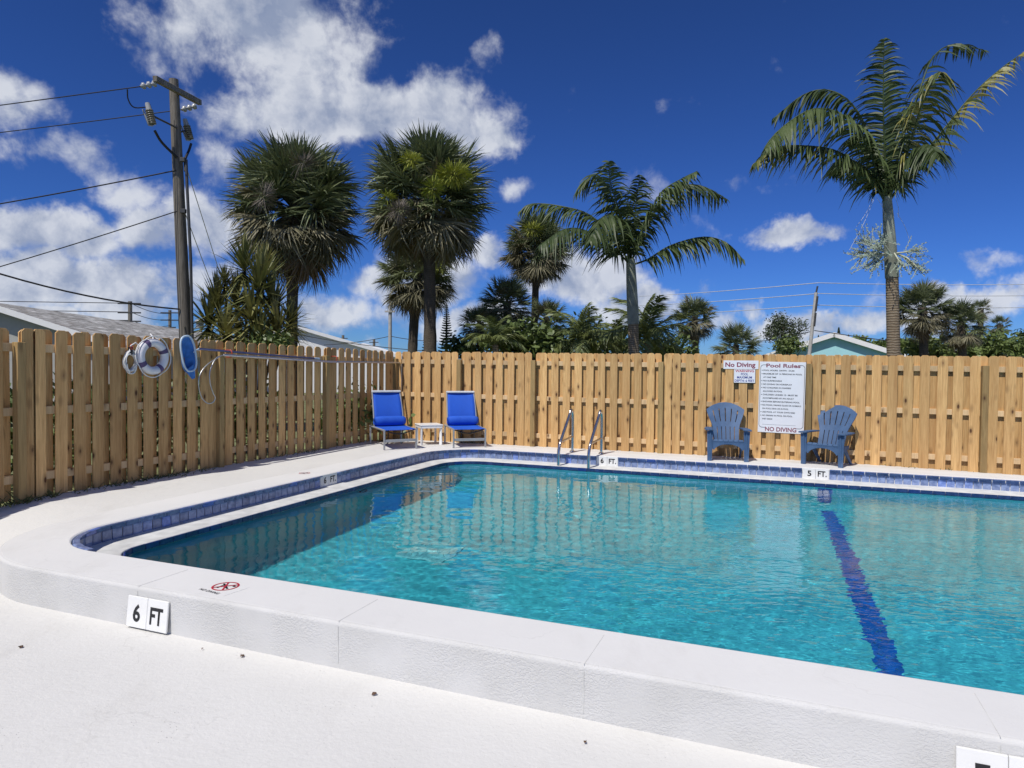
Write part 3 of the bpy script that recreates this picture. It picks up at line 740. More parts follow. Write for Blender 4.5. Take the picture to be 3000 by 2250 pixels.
# ------------------------------------------------------------------ signs on the far fence
def fence_pt(px, py): x = along(px, py, Q0, dR); e = Vector((dR.x, dR.y, 0)).normalized(); q = Q0 + e * x; d = ray(px, py); t = q.y / d.y; return x, HC + d.z * t - Q0.z
x0, zt = fence_pt(2224, 1060); x1, _ = fence_pt(2361, 1061); _, zb = fence_pt(2290, 1268)
sw, sh = x1 - x0 - .01, zt - zb
sg = empty('pool_rules_sign', FB @ Vector(((x0 + x1) / 2, -.046, (zt + zb) / 2)), math.atan2(dR.y, dR.x))
sg.rotation_euler = (0, R(.8), math.atan2(dR.y, dR.x))
MB().box((0, 0, 0), (sw, .006, sh)).build('board', M['signwhite'], sg, bevel=.001)
def put(parent, s, cx, zy, h, w, m, bold=.012, align='LEFT', y=-.0042): link('lettering', text_mesh(s, h, w, bold, M[m], align), parent, TR(cx, y, zy) @ UPR)
put(sg, 'Pool Rules', .01, sh / 2 - .095, .064, sw * .74, 'maroon_pale', .03, 'CENTER')
put(sg, 'NO DIVING', 0., -sh / 2 + .025, .072, sw * .68, 'maroon_pale', .03, 'CENTER')
rules = [('POOL HOURS:  DAWN - DUSK', 1, .70), ('MAXIMUM OF 14 PERSONS IN POOL', 1, .865), ('AT ONE TIME', 0, .29), ('NO SURFBOARDS', 1, .42), ('NO DIVING OR HORSEPLAY', 1, .65),
 ('NO CHILDREN IN DIAPERS', 1, .63), ('ALLOWED IN POOL', 0, .44), ('CHILDREN UNDER 15 - MUST BE', 1, .78), ('ACCOMPANIED BY AN ADULT', 0, .70), ('SHOWER BEFORE ENTERING POOL', 1, .83),
 ('NO FOOD, DRINKS GLASS OR ANIMALS', 1, .865), ('ON POOL DECK OR IN POOL', 0, .59), ('USE POOL AT YOUR OWN RISK', 1, .74), ('NO DRINKS IN POOL OR POOL', 1, .68), ('WET DECK', 0, .24)]
zy = sh / 2 - .16; dz = (sh - .32) / len(rules)
for s, bl, w in rules:
    put(sg, s, -sw / 2 + .062, zy, .0245, sw * w * .97, 'black', .022)
    if bl: MB().lathe([(0, 0), (.0075, 0)], 10, TR(-sw / 2 + .042, -.0042, zy + .012) @ UPR).build('bullet', M['black'], sg)
    zy -= dz
def line_path(pts, r=.0035): return MB().tube(pts, r, 5)
y_ = -.0036; hw, hh = sw / 2 - .017, sh / 2 - .055
def arcp(cx, cz_, a0, a1, r=.05): return [(cx + r * math.cos(a), y_, cz_ + r * math.sin(a)) for a in np.linspace(a0, a1, 8)]
line_path([(-hw + .10, y_, hh)] + arcp(-hw + .05, hh - .05, R(90), R(180)) + [(-hw, y_, -hh + .08)] + arcp(-hw + .05, -hh + .08, R(180), R(270)) + [(-hw + .10, y_, -hh + .03)]).build('border_line', M['black'], sg)
line_path([(hw - .08, y_, hh)] + arcp(hw - .05, hh - .05, R(90), R(0)) + [(hw, y_, -hh + .08)] + arcp(hw - .05, -hh + .08, 0, R(-90)) + [(hw - .10, y_, -hh + .03)]).build('border_line', M['black'], sg)
MB().box((-.03, y_, -sh / 2 + .135), (sw * .72, .001, .003)).build('rule_line', M['black'], sg)
tag(sg, 'tall white board headed Pool Rules screwed to the fence between the armchairs', 'sign')
xa, za = fence_pt(2120, 1056); xb, _ = fence_pt(2223, 1058); _, zc = fence_pt(2150, 1081)
s2 = empty('no_diving_sign', FB @ Vector(((xa + xb) / 2, -.046, (za + zc) / 2)), math.atan2(dR.y, dR.x)); w2, h2 = xb - xa - .004, za - zc
MB().box((0, 0, 0), (w2, .006, h2)).build('board', M['signwhite'], s2, bevel=.001)
put(s2, 'No Diving', -.01, -h2 / 2 + .038, h2 * .53, w2 * .86, 'maroon', .028, 'CENTER')
tag(s2, 'small white strip sign reading No Diving in maroon letters', 'sign')
xa, za = fence_pt(2151, 1082); xb, _ = fence_pt(2213, 1083); _, zc = fence_pt(2170, 1121)
s3 = empty('warning_sign', FB @ Vector(((xa + xb) / 2, -.046, (za + zc) / 2 - .004)), math.atan2(dR.y, dR.x)); w3, h3 = xb - xa, za - zc
MB().box((0, .001, 0), (w3 + .012, .004, h3 + .012)).build('backing', M['black'], s3, bevel=.0015)
MB().box((0, -.003, .004), (w3, .004, h3)).build('board', M['signwhite'], s3, bevel=.001)
for s, z, w, m in (('WARNING', .30, .88, 'redprint'), ('POOL', .06, .34, 'navyprint'), ('MAXIMUM', -.18, .70, 'navyprint'), ('DEPTH: 6 FEET', -.43, .92, 'navyprint')):
    put(s3, s, 0, z * h3 + .004, h3 * .175, w3 * w, m, .022, 'CENTER', -.0058)
tag(s3, 'small white plate with red WARNING and blue maximum depth lines', 'sign')

# ------------------------------------------------------------------ life ring, ropes, net and poles on the left fence
def fl_pt(px, py, y=.06):                                       # point on the left fence (local x, z)
    x = along(px, py, Q0, dL); e = Vector((dL.x, dL.y, 0)).normalized(); q = Q0 + e * x; d = ray(px, py); t = q.y / d.y; return x, HC + d.z * t - Q0.z
AL = math.atan2(dL.y, dL.x)
xc, zc = fl_pt(430, 1045); _, zt_ = fl_pt(441, 989); _, zb_ = fl_pt(441, 1103); RO = (zt_ - zb_) / 2 * .92
ringe = empty('life_ring', FLm @ Vector((xc, .10, zc)), AL)
ringe.rotation_euler = (R(0), R(0), AL)
rr = .052; Rm = RO - rr
def torus_part(a0, a1, r_, n=24): return [(Rm * math.cos(a), 0, Rm * math.sin(a)) for a in np.linspace(a0, a1, n)]
MB().tube(torus_part(0, 2 * math.pi, rr, 49)[:-1], rr, 16, closed=True).build('ring_body', M['buoy'], ringe)
for a in (60, 155, 238, 330): MB().tube([(Rm * math.cos(t), 0, Rm * math.sin(t)) for t in np.linspace(R(a - 9), R(a + 9), 6)], rr + .003, 16, cap=False).build('band', M['purple'], ringe)
rp = []
for q in range(4):
    a0, a1 = (60, 155, 238, 330, 420)[q], (60, 155, 238, 330, 420)[q + 1]
    rp += [((Rm + rr + .012 + .022 * math.sin(math.pi * t)) * math.cos(R(a0 + (a1 - a0) * t)), .02, (Rm + rr + .012 + .022 * math.sin(math.pi * t)) * math.sin(R(a0 + (a1 - a0) * t))) for t in np.linspace(0, 1, 14)[:-1]]
MB().tube(rp, .007, 6, closed=True).build('grab_line', M['rope'], ringe)
MB().tube([(-.02, -.06, Rm + rr + .06), (-.02, -.02, Rm + rr + .03), (-.02, .0, Rm + .02)], .008, 6).build('hook', M['white'], ringe)
tag(ringe, 'white life ring with purple bands hung on the shaded fence', 'life ring')
xk, zk = fl_pt(369, 1060)
coil = empty('rope_coil', FLm @ Vector((xk, .075, zk)), AL)
cp = []
for i in range(7 * 24):
    a = i / 24 * 2 * math.pi; r_ = .085 + .022 * math.sin(i * .7) * .5 + .012 * ((i // 24) % 3)
    cp.append((r_ * .82 * math.cos(a), .012 * ((i // 24) - 3) * .6, r_ * 1.25 * math.sin(a)))
MB().tube(cp, .0085, 6).build('coiled_rope', M['rope'], coil)
MB().tube([(.02, 0, .10), (.0, .01, .2), (-.06, .02, .24), (-.10, .02, .2)], .008, 6).build('rope_tail', M['rope'], coil)
MB().box((0, 0, .135), (.03, .06, .10)).build('strap', M['black'], coil, bevel=.005)
MB().tube([(-.03, -.03, .22), (-.02, .02, .19), (0, .03, .15), (.03, .03, .19)], .007, 6).build('red_hook', M['red'], coil)
tag(coil, 'coil of white throw rope strapped beside the life ring', 'rope')

def flw(px, py, y): x, z = fl_pt(px, py); return FLm @ Vector((x, y, z))
# skimmer net
xn, zn = fl_pt(528, 1036); sk = empty('skimmer_net', FLm @ Vector((xn, .15, zn)), AL)
x_e, z_e = fl_pt(905, 1052)
def inl(px, py, y): x, z = fl_pt(px, py); return Vector((x - xn, y - .15, z - zn))
_, znt = fl_pt(535, 985); _, znb = fl_pt(550, 1088); hn = (znt - znb) / 2
tilt = R(12); hoop = []
for a in np.linspace(0, 2 * math.pi, 40, endpoint=False):
    c, s_ = math.cos(a), math.sin(a); px_ = .115 * math.copysign(abs(c) ** .7, c); pz_ = hn * math.copysign(abs(s_) ** .75, s_)
    hoop.append(Vector((-(px_ * math.cos(tilt) + pz_ * math.sin(tilt)) * -1, 0, -px_ * math.sin(tilt) + pz_ * math.cos(tilt))))
hoop = [Vector((-h.x if False else h.x, 0, h.z)) for h in hoop]
MB().tube(hoop, .013, 8, closed=True).build('hoop', M['netframe'], sk)
nb = MB(); rows_ = []
for k, (sc, dy) in enumerate(((1., 0), (.86, -.03), (.62, -.055), (.32, -.07), (.05, -.075))):
    rows_ += [(h.x * sc, dy, h.z * sc - .05 * k * (1 if h.z < 0 else .3)) for h in hoop]
nh = len(hoop); nb.add(rows_, [(k * nh + i, k * nh + (i + 1) % nh, (k + 1) * nh + (i + 1) % nh, (k + 1) * nh + i) for k in range(4) for i in range(nh)], None, True)
nb.build('net_bag', M['net'], sk)
tip = Vector((.03, -.02, -hn * .9)); bag = MB()
bag.add([(-.10, 0, -hn * .55), (.06, 0, -hn * .95), (-.085, -.03, -hn * 1.45), (-.13, -.02, -hn * 1.38), (.0, .01, -hn * .8)], [(0, 4, 3), (4, 1, 2, 3)], None, True)
bag.build('net_tail', M['net'], sk)
p0 = inl(560, 1022, .14); p1 = inl(905, 1050, .11)
MB().tube([p0, p0.lerp(p1, .5) + Vector((0, 0, -.006)), p1], .016, 10).build('handle', M['polebluish'], sk)
MB().tube([p1, p1 + (p1 - p0).normalized() * .14], .019, 10).build('grip', M['netframe'], sk)
MB().tube([(-.09, 0, .02), (p0 - Vector((.0, 0, .0))) * .6, p0], .010, 8).build('yoke', M['netframe'], sk)
tag(sk, 'blue leaf skimmer net on a long pole along the shaded fence', 'skimmer')
# rescue pole with shepherd's crook
xo, zo = fl_pt(628, 1040); cr = empty('rescue_pole', FLm @ Vector((xo, .17, zo)), AL)
def inc(px, py, y): x, z = fl_pt(px, py); return Vector((x - xo, y - .17, z - zo))
a_, c_ = inc(628, 1040, .17), inc(1160, 1063, .14)
MB().tube([a_, a_.lerp(c_, .5) + Vector((0, 0, -.035)), c_], .019, 10).build('pole', M['alu'], cr)
loop = bez([inc(632, 1039, .17), inc(605, 1049, .18), inc(585, 1085, .19), inc(583, 1120, .20), inc(592, 1150, .2), inc(600, 1165, .19), inc(596, 1178, .17), inc(583, 1180, .15), inc(568, 1160, .13), inc(562, 1120, .12), inc(570, 1090, .12), inc(590, 1065, .13), inc(620, 1045, .15)], 8)
MB().tube(loop, .0075, 6).build('crook', M['alu'], cr)
for px, py in ((653, 1036), (964, 1052)):
    q = inc(px, py, .10); MB().tube([q + Vector((0, -.07, .05)), q + Vector((0, .05, .05)), q + Vector((0, .07, .02)), q + Vector((0, .06, -.05)), q + Vector((0, -.03, -.05))], .008, 6).build('red_hook', M['red'], cr)
tag(cr, 'aluminium rescue pole with a looped crook on red fence hooks', 'pole')

# ------------------------------------------------------------------ pool ladder
lp = empty('pool_ladder', P(0, 0, 0), 0)
bl_, br_ = Vector((1.22, 12.42, 0)), Vector((1.77, 12.20, 0))
ctr = (bl_ + br_) / 2; _u, _v = uv(ctr); lp.location = P(_u - .09, VB + .30, zdeck(_u, VB + .30)); lp.rotation_euler = (0, 0, -PA - R(5))
for k in (-1, 1):
    x = k * .275
    pts = [(x, 0, -.02), (x, 0, .52), (x, -.01, .68), (x, -.05, .76), (x, -.11, .74), (x, -.17, .66), (x, -.52, .28), (x, -.60, .17), (x, -.64, .04), (x, -.64, -.25), (x, -.64, -.85), (x, -.61, -.98)]
    r_ = MB().tube(bez(pts, 6), .027, 12).build('rail', M['steel'], lp)
    MB().lathe([(.025, .0), (.055, .0), (.052, .012), (.028, .03), (.024, .03)], 14, TR(x, 0, .0)).build('escutcheon', M['steel'], lp)
    MB().tube([(x, 0, .28), (x, -.30, .255), (x, -.575, .23)], .018, 10).build('brace', M['steel'], lp)
for z in (-.42, -.70): MB().box((0, -.64, z), (.53, .10, .03)).build('step', M['white'], lp, bevel=.008)
tag(lp, 'stainless steel pool ladder with two bent grab rails', 'ladder')
# ------------------------------------------------------------------ loungers, table, armchairs
def solid(mb, th, name, m):
    me = mb.mesh(name, m); b = bmesh.new(); b.from_mesh(me); bmesh.ops.recalc_face_normals(b, faces=b.faces)
    bmesh.ops.solidify(b, geom=b.faces[:], thickness=th); bmesh.ops.recalc_face_normals(b, faces=b.faces); b.to_mesh(me); b.free(); me.update(); return me
def lounger():
    e = empty('sling_lounger')
    hw, sz, y0, y1 = .305, .345, -.46, .36
    for k in (-1, 1):
        MB().tube([(k * hw, y0 - .01, sz), (k * hw, y1 + .02, sz + .02)], .018, 8).build('side_rail', M['greyframe'], e)
        MB().box((k * hw, y0, sz / 2), (.030, .034, sz)).build('leg', M['greyframe'], e, bevel=.004)
        MB().box((k * hw, y1, sz / 2), (.030, .034, sz)).build('leg', M['greyframe'], e, bevel=.004)
        MB().tube([(k * (hw - .012), .16, sz + .02), (k * (hw - .02), .245, sz + .33), (k * (hw - .03), .36, sz + .66)], .015, 8).build('back_rail', M['greyframe'], e)
    MB().box((0, y0, .155), (2 * hw - .032, .022, .05)).build('stretcher', M['greyframe'], e, bevel=.004)
    b = MB(); n = 10; m = 8
    vs = []
    for j in range(n + 1):
        y = y0 + .0 + (.20 - y0) * j / n
        for i in range(m + 1):
            s = i / m * 2 - 1; vs.append((s * (hw - .006), y, sz + .012 + .02 * (y - y0) / .7 - .022 * (1 - s * s) * math.sin(math.pi * min(1, j / n + .08))))
    b.add(vs, [(j * (m + 1) + i, j * (m + 1) + i + 1, (j + 1) * (m + 1) + i + 1, (j + 1) * (m + 1) + i) for j in range(n) for i in range(m)], None, True)
    link('sling_seat', solid(b, .008, 'sling_seat', M['sling']), e)
    b = MB(); vs = []
    for j in range(n + 1):
        t = j / n; y = .17 + .085 * t + .105 * t * t; z = sz + .03 + .63 * t
        for i in range(m + 1):
            s = i / m * 2 - 1; vs.append((s * (hw - .012 - .012 * t), y + .018 * (1 - s * s), z))
    b.add(vs, [(j * (m + 1) + i, j * (m + 1) + i + 1, (j + 1) * (m + 1) + i + 1, (j + 1) * (m + 1) + i) for j in range(n) for i in range(m)], None, True)
    link('sling_back', solid(b, .008, 'sling_back', M['sling']), e)
    MB().box((0, .355, sz + .675), (2 * hw - .03, .05, .04)).build('head_bar', M['white'], e, bevel=.012, seg=2)
    b = MB(); prof = []
    for i in range(15):
        x = -1 + 2 * i / 14; r_ = 1 - .35 * abs(x) ** 8
        prof.append([((hw + .005) * x, .135 - .062 * r_ * math.cos(a) * (1. + .05 * math.sin(9 * x)), sz + .125 + .092 * r_ * math.sin(a)) for a in np.linspace(0, 2 * math.pi, 14, endpoint=False)])
    b.add([p for r_ in prof for p in r_], [(i * 14 + k, i * 14 + (k + 1) % 14, (i + 1) * 14 + (k + 1) % 14, (i + 1) * 14 + k) for i in range(14) for k in range(14)] + [tuple(range(14)), tuple(range(14 * 14, 15 * 14))], None, True)
    b.build('pillow', M['sling'], e)
    MB().tube(bez([(-hw + .02, y0 + .06, sz - .01), (0, y0 + .06, sz - .075), (hw - .02, y0 + .06, sz - .01)], 6), .011, 8).build('sag_bar', M['black'], e)
    MB().tube([(0, .2, sz - .01), (0, .25, .02)], .012, 8).build('prop_leg', M['black'], e)
    return e
def zd_at(x, y): u, v = uv(Vector((x, y, 0))); return zdeck(u, v)
l1 = lounger(); l1.location = (-2.24, 12.78, zd_at(-2.24, 12.78)); l1.rotation_euler = (0, 0, R(29))
tag(l1, 'royal blue sling lounger beside the shaded fence', 'lounger', 'blue loungers')
l2 = copy_tree(l1); l2.location = (-.92, 13.22, zd_at(-.9, 13.2)); l2.rotation_euler = (0, 0, R(17))
tag(l2, 'royal blue sling lounger between the side table and the ladder', 'lounger', 'blue loungers')
tb = empty('side_table', (-1.62, 13.33, zd_at(-1.6, 13.3)), R(22))
MB().box((0, 0, .385), (.46, .46, .022)).build('table_top', M['white'], tb, bevel=.008, seg=2)
for k in (-1, 1):
    MB().box((k * .215, 0, .352), (.012, .43, .05)).build('apron', M['white'], tb, bevel=.003); MB().box((0, k * .215, .352), (.41, .012, .05)).build('apron', M['white'], tb, bevel=.003)
    for j in (-1, 1): MB().prism([(-.03, 0), (.03, 0), (.022, .36), (-.022, .36)], -.012, .012, TR(k * .19, j * .19, 0) @ RZ(R(45) * k * j) @ RX(R(90))).build('leg', M['white'], tb, bevel=.003)
tag(tb, 'low white plastic side table between the two blue loungers', 'table')

def armchair():
    e = empty('slatted_armchair')
    # back: one moulded panel with two tiers of slots
    ss = []; edges = []
    for c in (-.66, -.33, 0, .33, .66): edges += [c - .028, c + .028]
    ss = [-1, -.84] + edges + [.84, 1]; ss = sorted(set(ss)); tt = [0, .04, .14, .24, .34, .42, .50, .54, .62, .70, .78, .86, .92, .96, 1.]
    def wid(t): return .205 + .03 * t + .085 * sst(.35, .85, t)
    vs = []
    for t in tt:
        for s in ss:
            te = t * (1 - .17 * s * s * sst(.3, 1, t)); w = wid(te)
            vs.append((s * w, .34 + .30 * te + .03 * te * te + .05 * s * s * -1 * .6, .24 + .70 * te))
    m = len(ss); fs = []
    for j in range(len(tt) - 1):
        for i in range(m - 1):
            mid = (ss[i] + ss[i + 1]) / 2; tm = (tt[j] + tt[j + 1]) / 2
            slot = any(abs(mid - c) < .02 for c in (-.66, -.33, 0, .33, .66)) and (.04 < tm < .42 or .54 < tm < .86)
            if not slot: fs.append((j * m + i, j * m + i + 1, (j + 1) * m + i + 1, (j + 1) * m + i))
    b = MB(); b.add(vs, fs, None, False)
    link('backrest', solid(b, .016, 'backrest', M['resin']), e)
    # seat: slats running front to back with a rolled front
    for i in range(6):
        x = -.2 + i * .08; prof = [(-.01, .30), (-.018, .335), (.02, .358), (.18, .335), (.40, .265), (.40, .25), (.18, .32), (.02, .34), (-.005, .322), (.0, .30)]
        MB().prism([(y, z) for y, z in prof], -.036, .036, Matrix(((0, 0, 1, x), (1, 0, 0, 0), (0, 1, 0, 0), (0, 0, 0, 1)))).build('seat_slat', M['resin'], e)
    # front apron with its arch
    ap = [(-.27, .335), (.27, .335), (.27, .22)] + [(.225 * math.cos(a), .16 + .125 * math.sin(a)) for a in np.linspace(R(10), R(170), 13)] + [(-.27, .22)]
    MB().prism(ap, -.012, .012, TR(0, .0, 0) @ RX(R(90))).build('front_apron', M['resin'], e)
    for k in (-1, 1):
        leg = [(-.05, 0), (.035, 0), (.055, .30), (.062, .52), (-.055, .52), (-.052, .30)]
        MB().prism(leg, -.012, .012, TR(k * .285, .02, 0) @ RZ(R(90)) @ RX(R(90)), ).build('front_leg', M['resin'], e, bevel=.003)
        fl = [(-.038, 0), (.032, 0), (.05, .5), (-.05, .5)]
        MB().prism([(x * 1., z) for x, z in fl], -.01, .01, TR(k * .29, -.012, 0) @ RX(R(90))).build('leg_face', M['resin'], e, bevel=.003)
        MB().prism([(k * .235, -.075), (k * .365, -.06), (k * .37, .22), (k * .335, .44), (k * .215, .46), (k * .24, .2)][::k], .508, .528).build('arm', M['resin'], e, bevel=.006, seg=2)
        rl_ = [(.14, .31), (.30, .28), (.44, .13), (.575, 0), (.515, 0), (.39, .10), (.24, .22), (.12, .25)]
        MB().prism(rl_, -.014, .014, Matrix(((0, 0, 1, k * .245), (1, 0, 0, 0), (0, 1, 0, 0), (0, 0, 0, 1)))).build('rear_leg', M['resin'], e, bevel=.003)
        MB().box((k * .25, .2, .285), (.02, .42, .06), RX(0)).build('side_panel', M['resin'], e, bevel=.004)
    return e
c1 = armchair(); c1.location = (3.57, 11.22, zd_at(3.75, 11.3)); c1.rotation_euler = (0, 0, R(-12))
tag(c1, 'faded blue slatted armchair under the small No Diving sign', 'armchair', 'blue armchairs')
c2 = copy_tree(c1); c2.location = (4.93, 10.80, zd_at(4.8, 10.9)); c2.rotation_euler = (0, 0, R(-46))
tag(c2, 'faded blue slatted armchair turned sideways past the Pool Rules board', 'armchair', 'blue armchairs')

# ------------------------------------------------------------------ palms
def blade_strip(b, base, d, up, L_, w, droop, nseg=4, fold=.0, twist=0., prof=None, mi=0):
    """one narrow leaf: base point, direction, up vector, length, width, droop"""
    d = d.normalized(); side = d.cross(up).normalized(); vs = []
    if twist: side = (Matrix.Rotation(twist, 3, d) @ side)
    prof = prof or [.5, 1., .85, .5, .06]
    for k in range(nseg + 1):
        t = k / nseg; p = base + d * (L_ * (t - .18 * droop * t * t)) + Vector((0, 0, -1)) * (droop * L_ * t * t * .75)
        ww = w * prof[min(len(prof) - 1, round(t * (len(prof) - 1)))] / 2
        vs += [p - side * ww, p + side * ww]
    b.add(vs, [(2 * k, 2 * k + 1, 2 * k + 3, 2 * k + 2) for k in range(nseg)], None, False, mi)
def fan_frond(seed, m, petiole=.92, L_=.78, droop=.2, nseg=54, dead=False):
    r_ = random.Random(seed); b = MB()
    pts = [Vector((petiole * t, 0, .07 * math.sin(t * 3) - .06 * t * t)) for t in np.linspace(0, 1, 5)]
    b.tube(pts, [.022, .017, .014, .012, .010], 5)
    h = pts[-1]
    for i in range(nseg):
        a = R(-140 + 280 * i / (nseg - 1)) + r_.gauss(0, .03); f = 1 - .30 * (abs(a) / R(140)) ** 2
        d = Vector((math.cos(a), math.sin(a), .28 - .30 * abs(math.sin(a)) + r_.gauss(0, .05)))
        if dead: d = Vector((math.cos(a * .45), math.sin(a * .45) * .9, r_.gauss(0, .16)))
        start = h + d.normalized() * .03
        blade_strip(b, start, d, Vector((-.25 * math.cos(a), -.25 * math.sin(a), 1)), L_ * f * r_.uniform(.86, 1.08), .040 if not dead else .034, droop * r_.uniform(.4, 1.5) + (.55 if r_.random() < .14 else 0),
                    4, twist=r_.uniform(-.7, .7) + (.6 if i % 2 else -.6), prof=[.35, 1., .9, .5, .04])
    return b.mesh('frond', m)
FAN = {'g': [fan_frond(s, M['fan'], droop=.12 + .10 * s) for s in range(4)], 'o': [fan_frond(10 + s, M['fan_old'], droop=.30 + .15 * s) for s in range(3)],
       'd': [fan_frond(20 + s, M['fan_dead'], .75, .85, .4, 28, True) for s in range(3)]}
def sabal(name, px, py_top, py_c, Y, rad, base_px, label, nf=58, skirt=.3, old=.3, group='cabbage palms beyond the fence', trunk_r=.17, dead_n=10, seed=0, boots=False, grd=.05, low=-52):
    """px, py: crown centre in the 2212 wide view, Y metres away; rad crown radius in metres; base_px foot column"""
    rr_ = random.Random(seed + 99)
    c = a2(px, py_c, Y); foot = a2(base_px, 770, Y); foot.z = grd
    e = empty(name, foot); L_ = c - foot
    k = [(0, 0, 0), (L_.x * .12, L_.y * .1, L_.z * .3), (L_.x * .45, 0, L_.z * .66), (L_.x, 0, L_.z + .05)]
    cv = bez(k, 8); n = len(cv)
    MB().tube(cv, [trunk_r * (1.25 - .4 * min(1, i / n * 2) + .10 * max(0, i / n - .6)) * (1 + .04 * math.sin(i * 2.7)) for i in range(n)], 12).build('trunk', M['bark'], e)
    s0 = rad / 1.56
    for i in range(nf):
        t = (i + .5) / nf; az = i * 2.39996 + rr_.gauss(0, .2)
        el = 86 - (86 - low) * t ** .9 + rr_.gauss(0, 8)
        kind = 'g' if t < 1 - old else 'o'
        if kind == 'g' and rr_.random() < .08: kind = 'o'
        sc = s0 * rr_.uniform(.84, 1.06) * (1. - .12 * abs(math.cos(R(el)) - .8))
        mw = TR(L_.x, 0, L_.z - .25 * t * s0) @ RZ(az) @ RY(R(-el)) @ RX(R(rr_.uniform(-30, 30))) @ Matrix.Scale(sc, 4)
        link('frond', rr_.choice(FAN[kind]), e, mw)
    for i in range(dead_n):
        az = i * 2.39996 * 1.7 + rr_.random(); el = rr_.uniform(-82, -48); sc = s0 * rr_.uniform(.8, 1.1) * (skirt * .5 + .75)
        link('dead_frond', rr_.choice(FAN['d']), e, TR(L_.x, 0, L_.z - .3 * s0) @ RZ(az) @ RY(R(-el)) @ Matrix.Scale(sc, 4))
    if boots:
        for i in range(34):
            az = i * 2.4; z = L_.z - .25 - .6 * (i / 34)
            MB().box((.16, 0, .09), (.05, .07, .26)).build('leaf_base', M['brownbase'], e, TR(L_.x, 0, z) @ RZ(az) @ RY(R(28)))
    tag(e, label, 'palm tree', group); return e, Vector((L_.x, 0, L_.z)), s0
A_, Ac, As = sabal('cabbage_palm', 638, 290, 445, 20, 2.16, 628, 'tall shaggy cabbage palm beside the sword leaved clump', nf=125, old=.36, dead_n=18, seed=1, skirt=.5, trunk_r=.19)
B_, Bc, Bs = sabal('cabbage_palm', 925, 290, 425, 20, 2.05, 930, 'tall cabbage palm with lime green blossom in its crown', nf=118, old=.26, dead_n=3, seed=2, skirt=.1, trunk_r=.20, boots=True)
C_, Cc, Cs = sabal('cabbage_palm', 903, 520, 592, 27, 1.75, 888, 'shorter leaning cabbage palm behind the blossoming one', nf=84, old=.34, dead_n=8, seed=3, trunk_r=.22)
D_, Dc, Ds = sabal('cabbage_palm', 1160, 455, 535, 23, 1.30, 1152, 'slim cabbage palm with a round crown behind the feathery palm', nf=95, old=.38, dead_n=8, seed=4, trunk_r=.135)
sabal('cabbage_palm', 1500, 630, 686, 29, 1.1, 1505, 'small round cabbage palm past the feathery palm trunk', nf=46, old=.4, dead_n=10, seed=5, trunk_r=.16)
sabal('cabbage_palm', 1590, 705, 748, 24, .95, 1590, 'low green fan palm peeping over the fence by the aqua house', nf=38, old=.1, dead_n=0, seed=6, trunk_r=.12)
sabal('cabbage_palm', 1992, 610, 668, 19, .88, 2000, 'cabbage palm with drooping pale fronds behind the ringed trunk', nf=52, old=.45, dead_n=10, seed=7, trunk_r=.13)
sabal('cabbage_palm', 2075, 640, 698, 19, .76, 2085, 'dark cabbage palm leaning over the hedge', nf=50, old=.3, dead_n=8, seed=8, trunk_r=.12)
sabal('fan_palm', 2160, 680, 703, 42, .75, 2163, 'far fan palm standing alone above the hedge', nf=26, old=.25, dead_n=5, seed=9, trunk_r=.2)
sabal('fan_palm', 2118, 655, 668, 40, .75, 2118, 'far fan palm half hidden behind the dark cabbage palm', nf=20, old=.5, dead_n=3, seed=10, trunk_r=.18)
sabal('cabbage_palm', 1095, 590, 655, 21.5, 1.0, 1100, 'bushy low fan palm left of the slim round crowned palm', nf=52, old=.2, dead_n=4, seed=11, trunk_r=.14)
sabal('cabbage_palm', 1038, 650, 700, 21, .72, 1040, 'pale bushy fan palm next to the conifers', nf=40, old=.35, dead_n=4, seed=12, trunk_r=.12)
sabal('cabbage_palm', 1180, 640, 690, 22.5, .8, 1180, 'dark fan palm close behind the slim palm trunk', nf=40, old=.1, dead_n=3, seed=13, trunk_r=.12)
# blossom and dry tufts in the crowns
def tuft(parent, c, r_, m, name, n=160, seed=0, L_=.18, w=.008):
    q = random.Random(seed); b = MB()
    for i in range(n):
        d = Vector((q.gauss(0, 1), q.gauss(0, 1), q.gauss(0, 1))).normalized(); p = c + Vector((d.x * r_[0], d.y * r_[1], d.z * r_[2])) * q.random() ** .4
        blade_strip(b, p, d + Vector((0, 0, .3)), Vector((q.random(), q.random(), 1)), L_ * q.uniform(.6, 1.3), w * 3, q.uniform(0, .6), 2, prof=[1, 1, .3])
    return b.build(name, m, parent)
def rel(e, px, py, Y): return a2(px, py, Y) - e.location
tuft(B_, rel(B_, 980, 375, 18.35), (.42, .25, .25), M['lime'], 'blossom', 620, 1); tuft(B_, rel(B_, 888, 345, 18.25), (.22, .15, .14), M['lime'], 'blossom', 200, 2)
tuft(B_, rel(B_, 935, 405, 18.1), (.22, .15, .25), M['lime'], 'blossom', 220, 3); tuft(B_, rel(B_, 835, 425, 18.1), (.16, .12, .10), M['lime'], 'blossom', 110, 8)
tuft(B_, rel(B_, 862, 455, 17.95), (.24, .18, .2), M['drytwig'], 'dry_flower_stalks', 380, 4, .22, .004)
tuft(A_, rel(A_, 655, 350, 17.95), (.26, .15, .1), M['drytwig'], 'dry_flower_stalks', 160, 5, .3, .004); tuft(A_, rel(A_, 570, 425, 17.9), (.2, .15, .25), M['drytwig'], 'dry_flower_stalks', 240, 6, .3, .004)
tuft(C_, rel(C_, 953, 575, 25.6), (.30, .2, .22), M['lime'], 'blossom', 220, 7); tuft(D_, rel(D_, 1150, 495, 22), (.3, .2, .15), M['lime'], 'blossom', 160, 9)

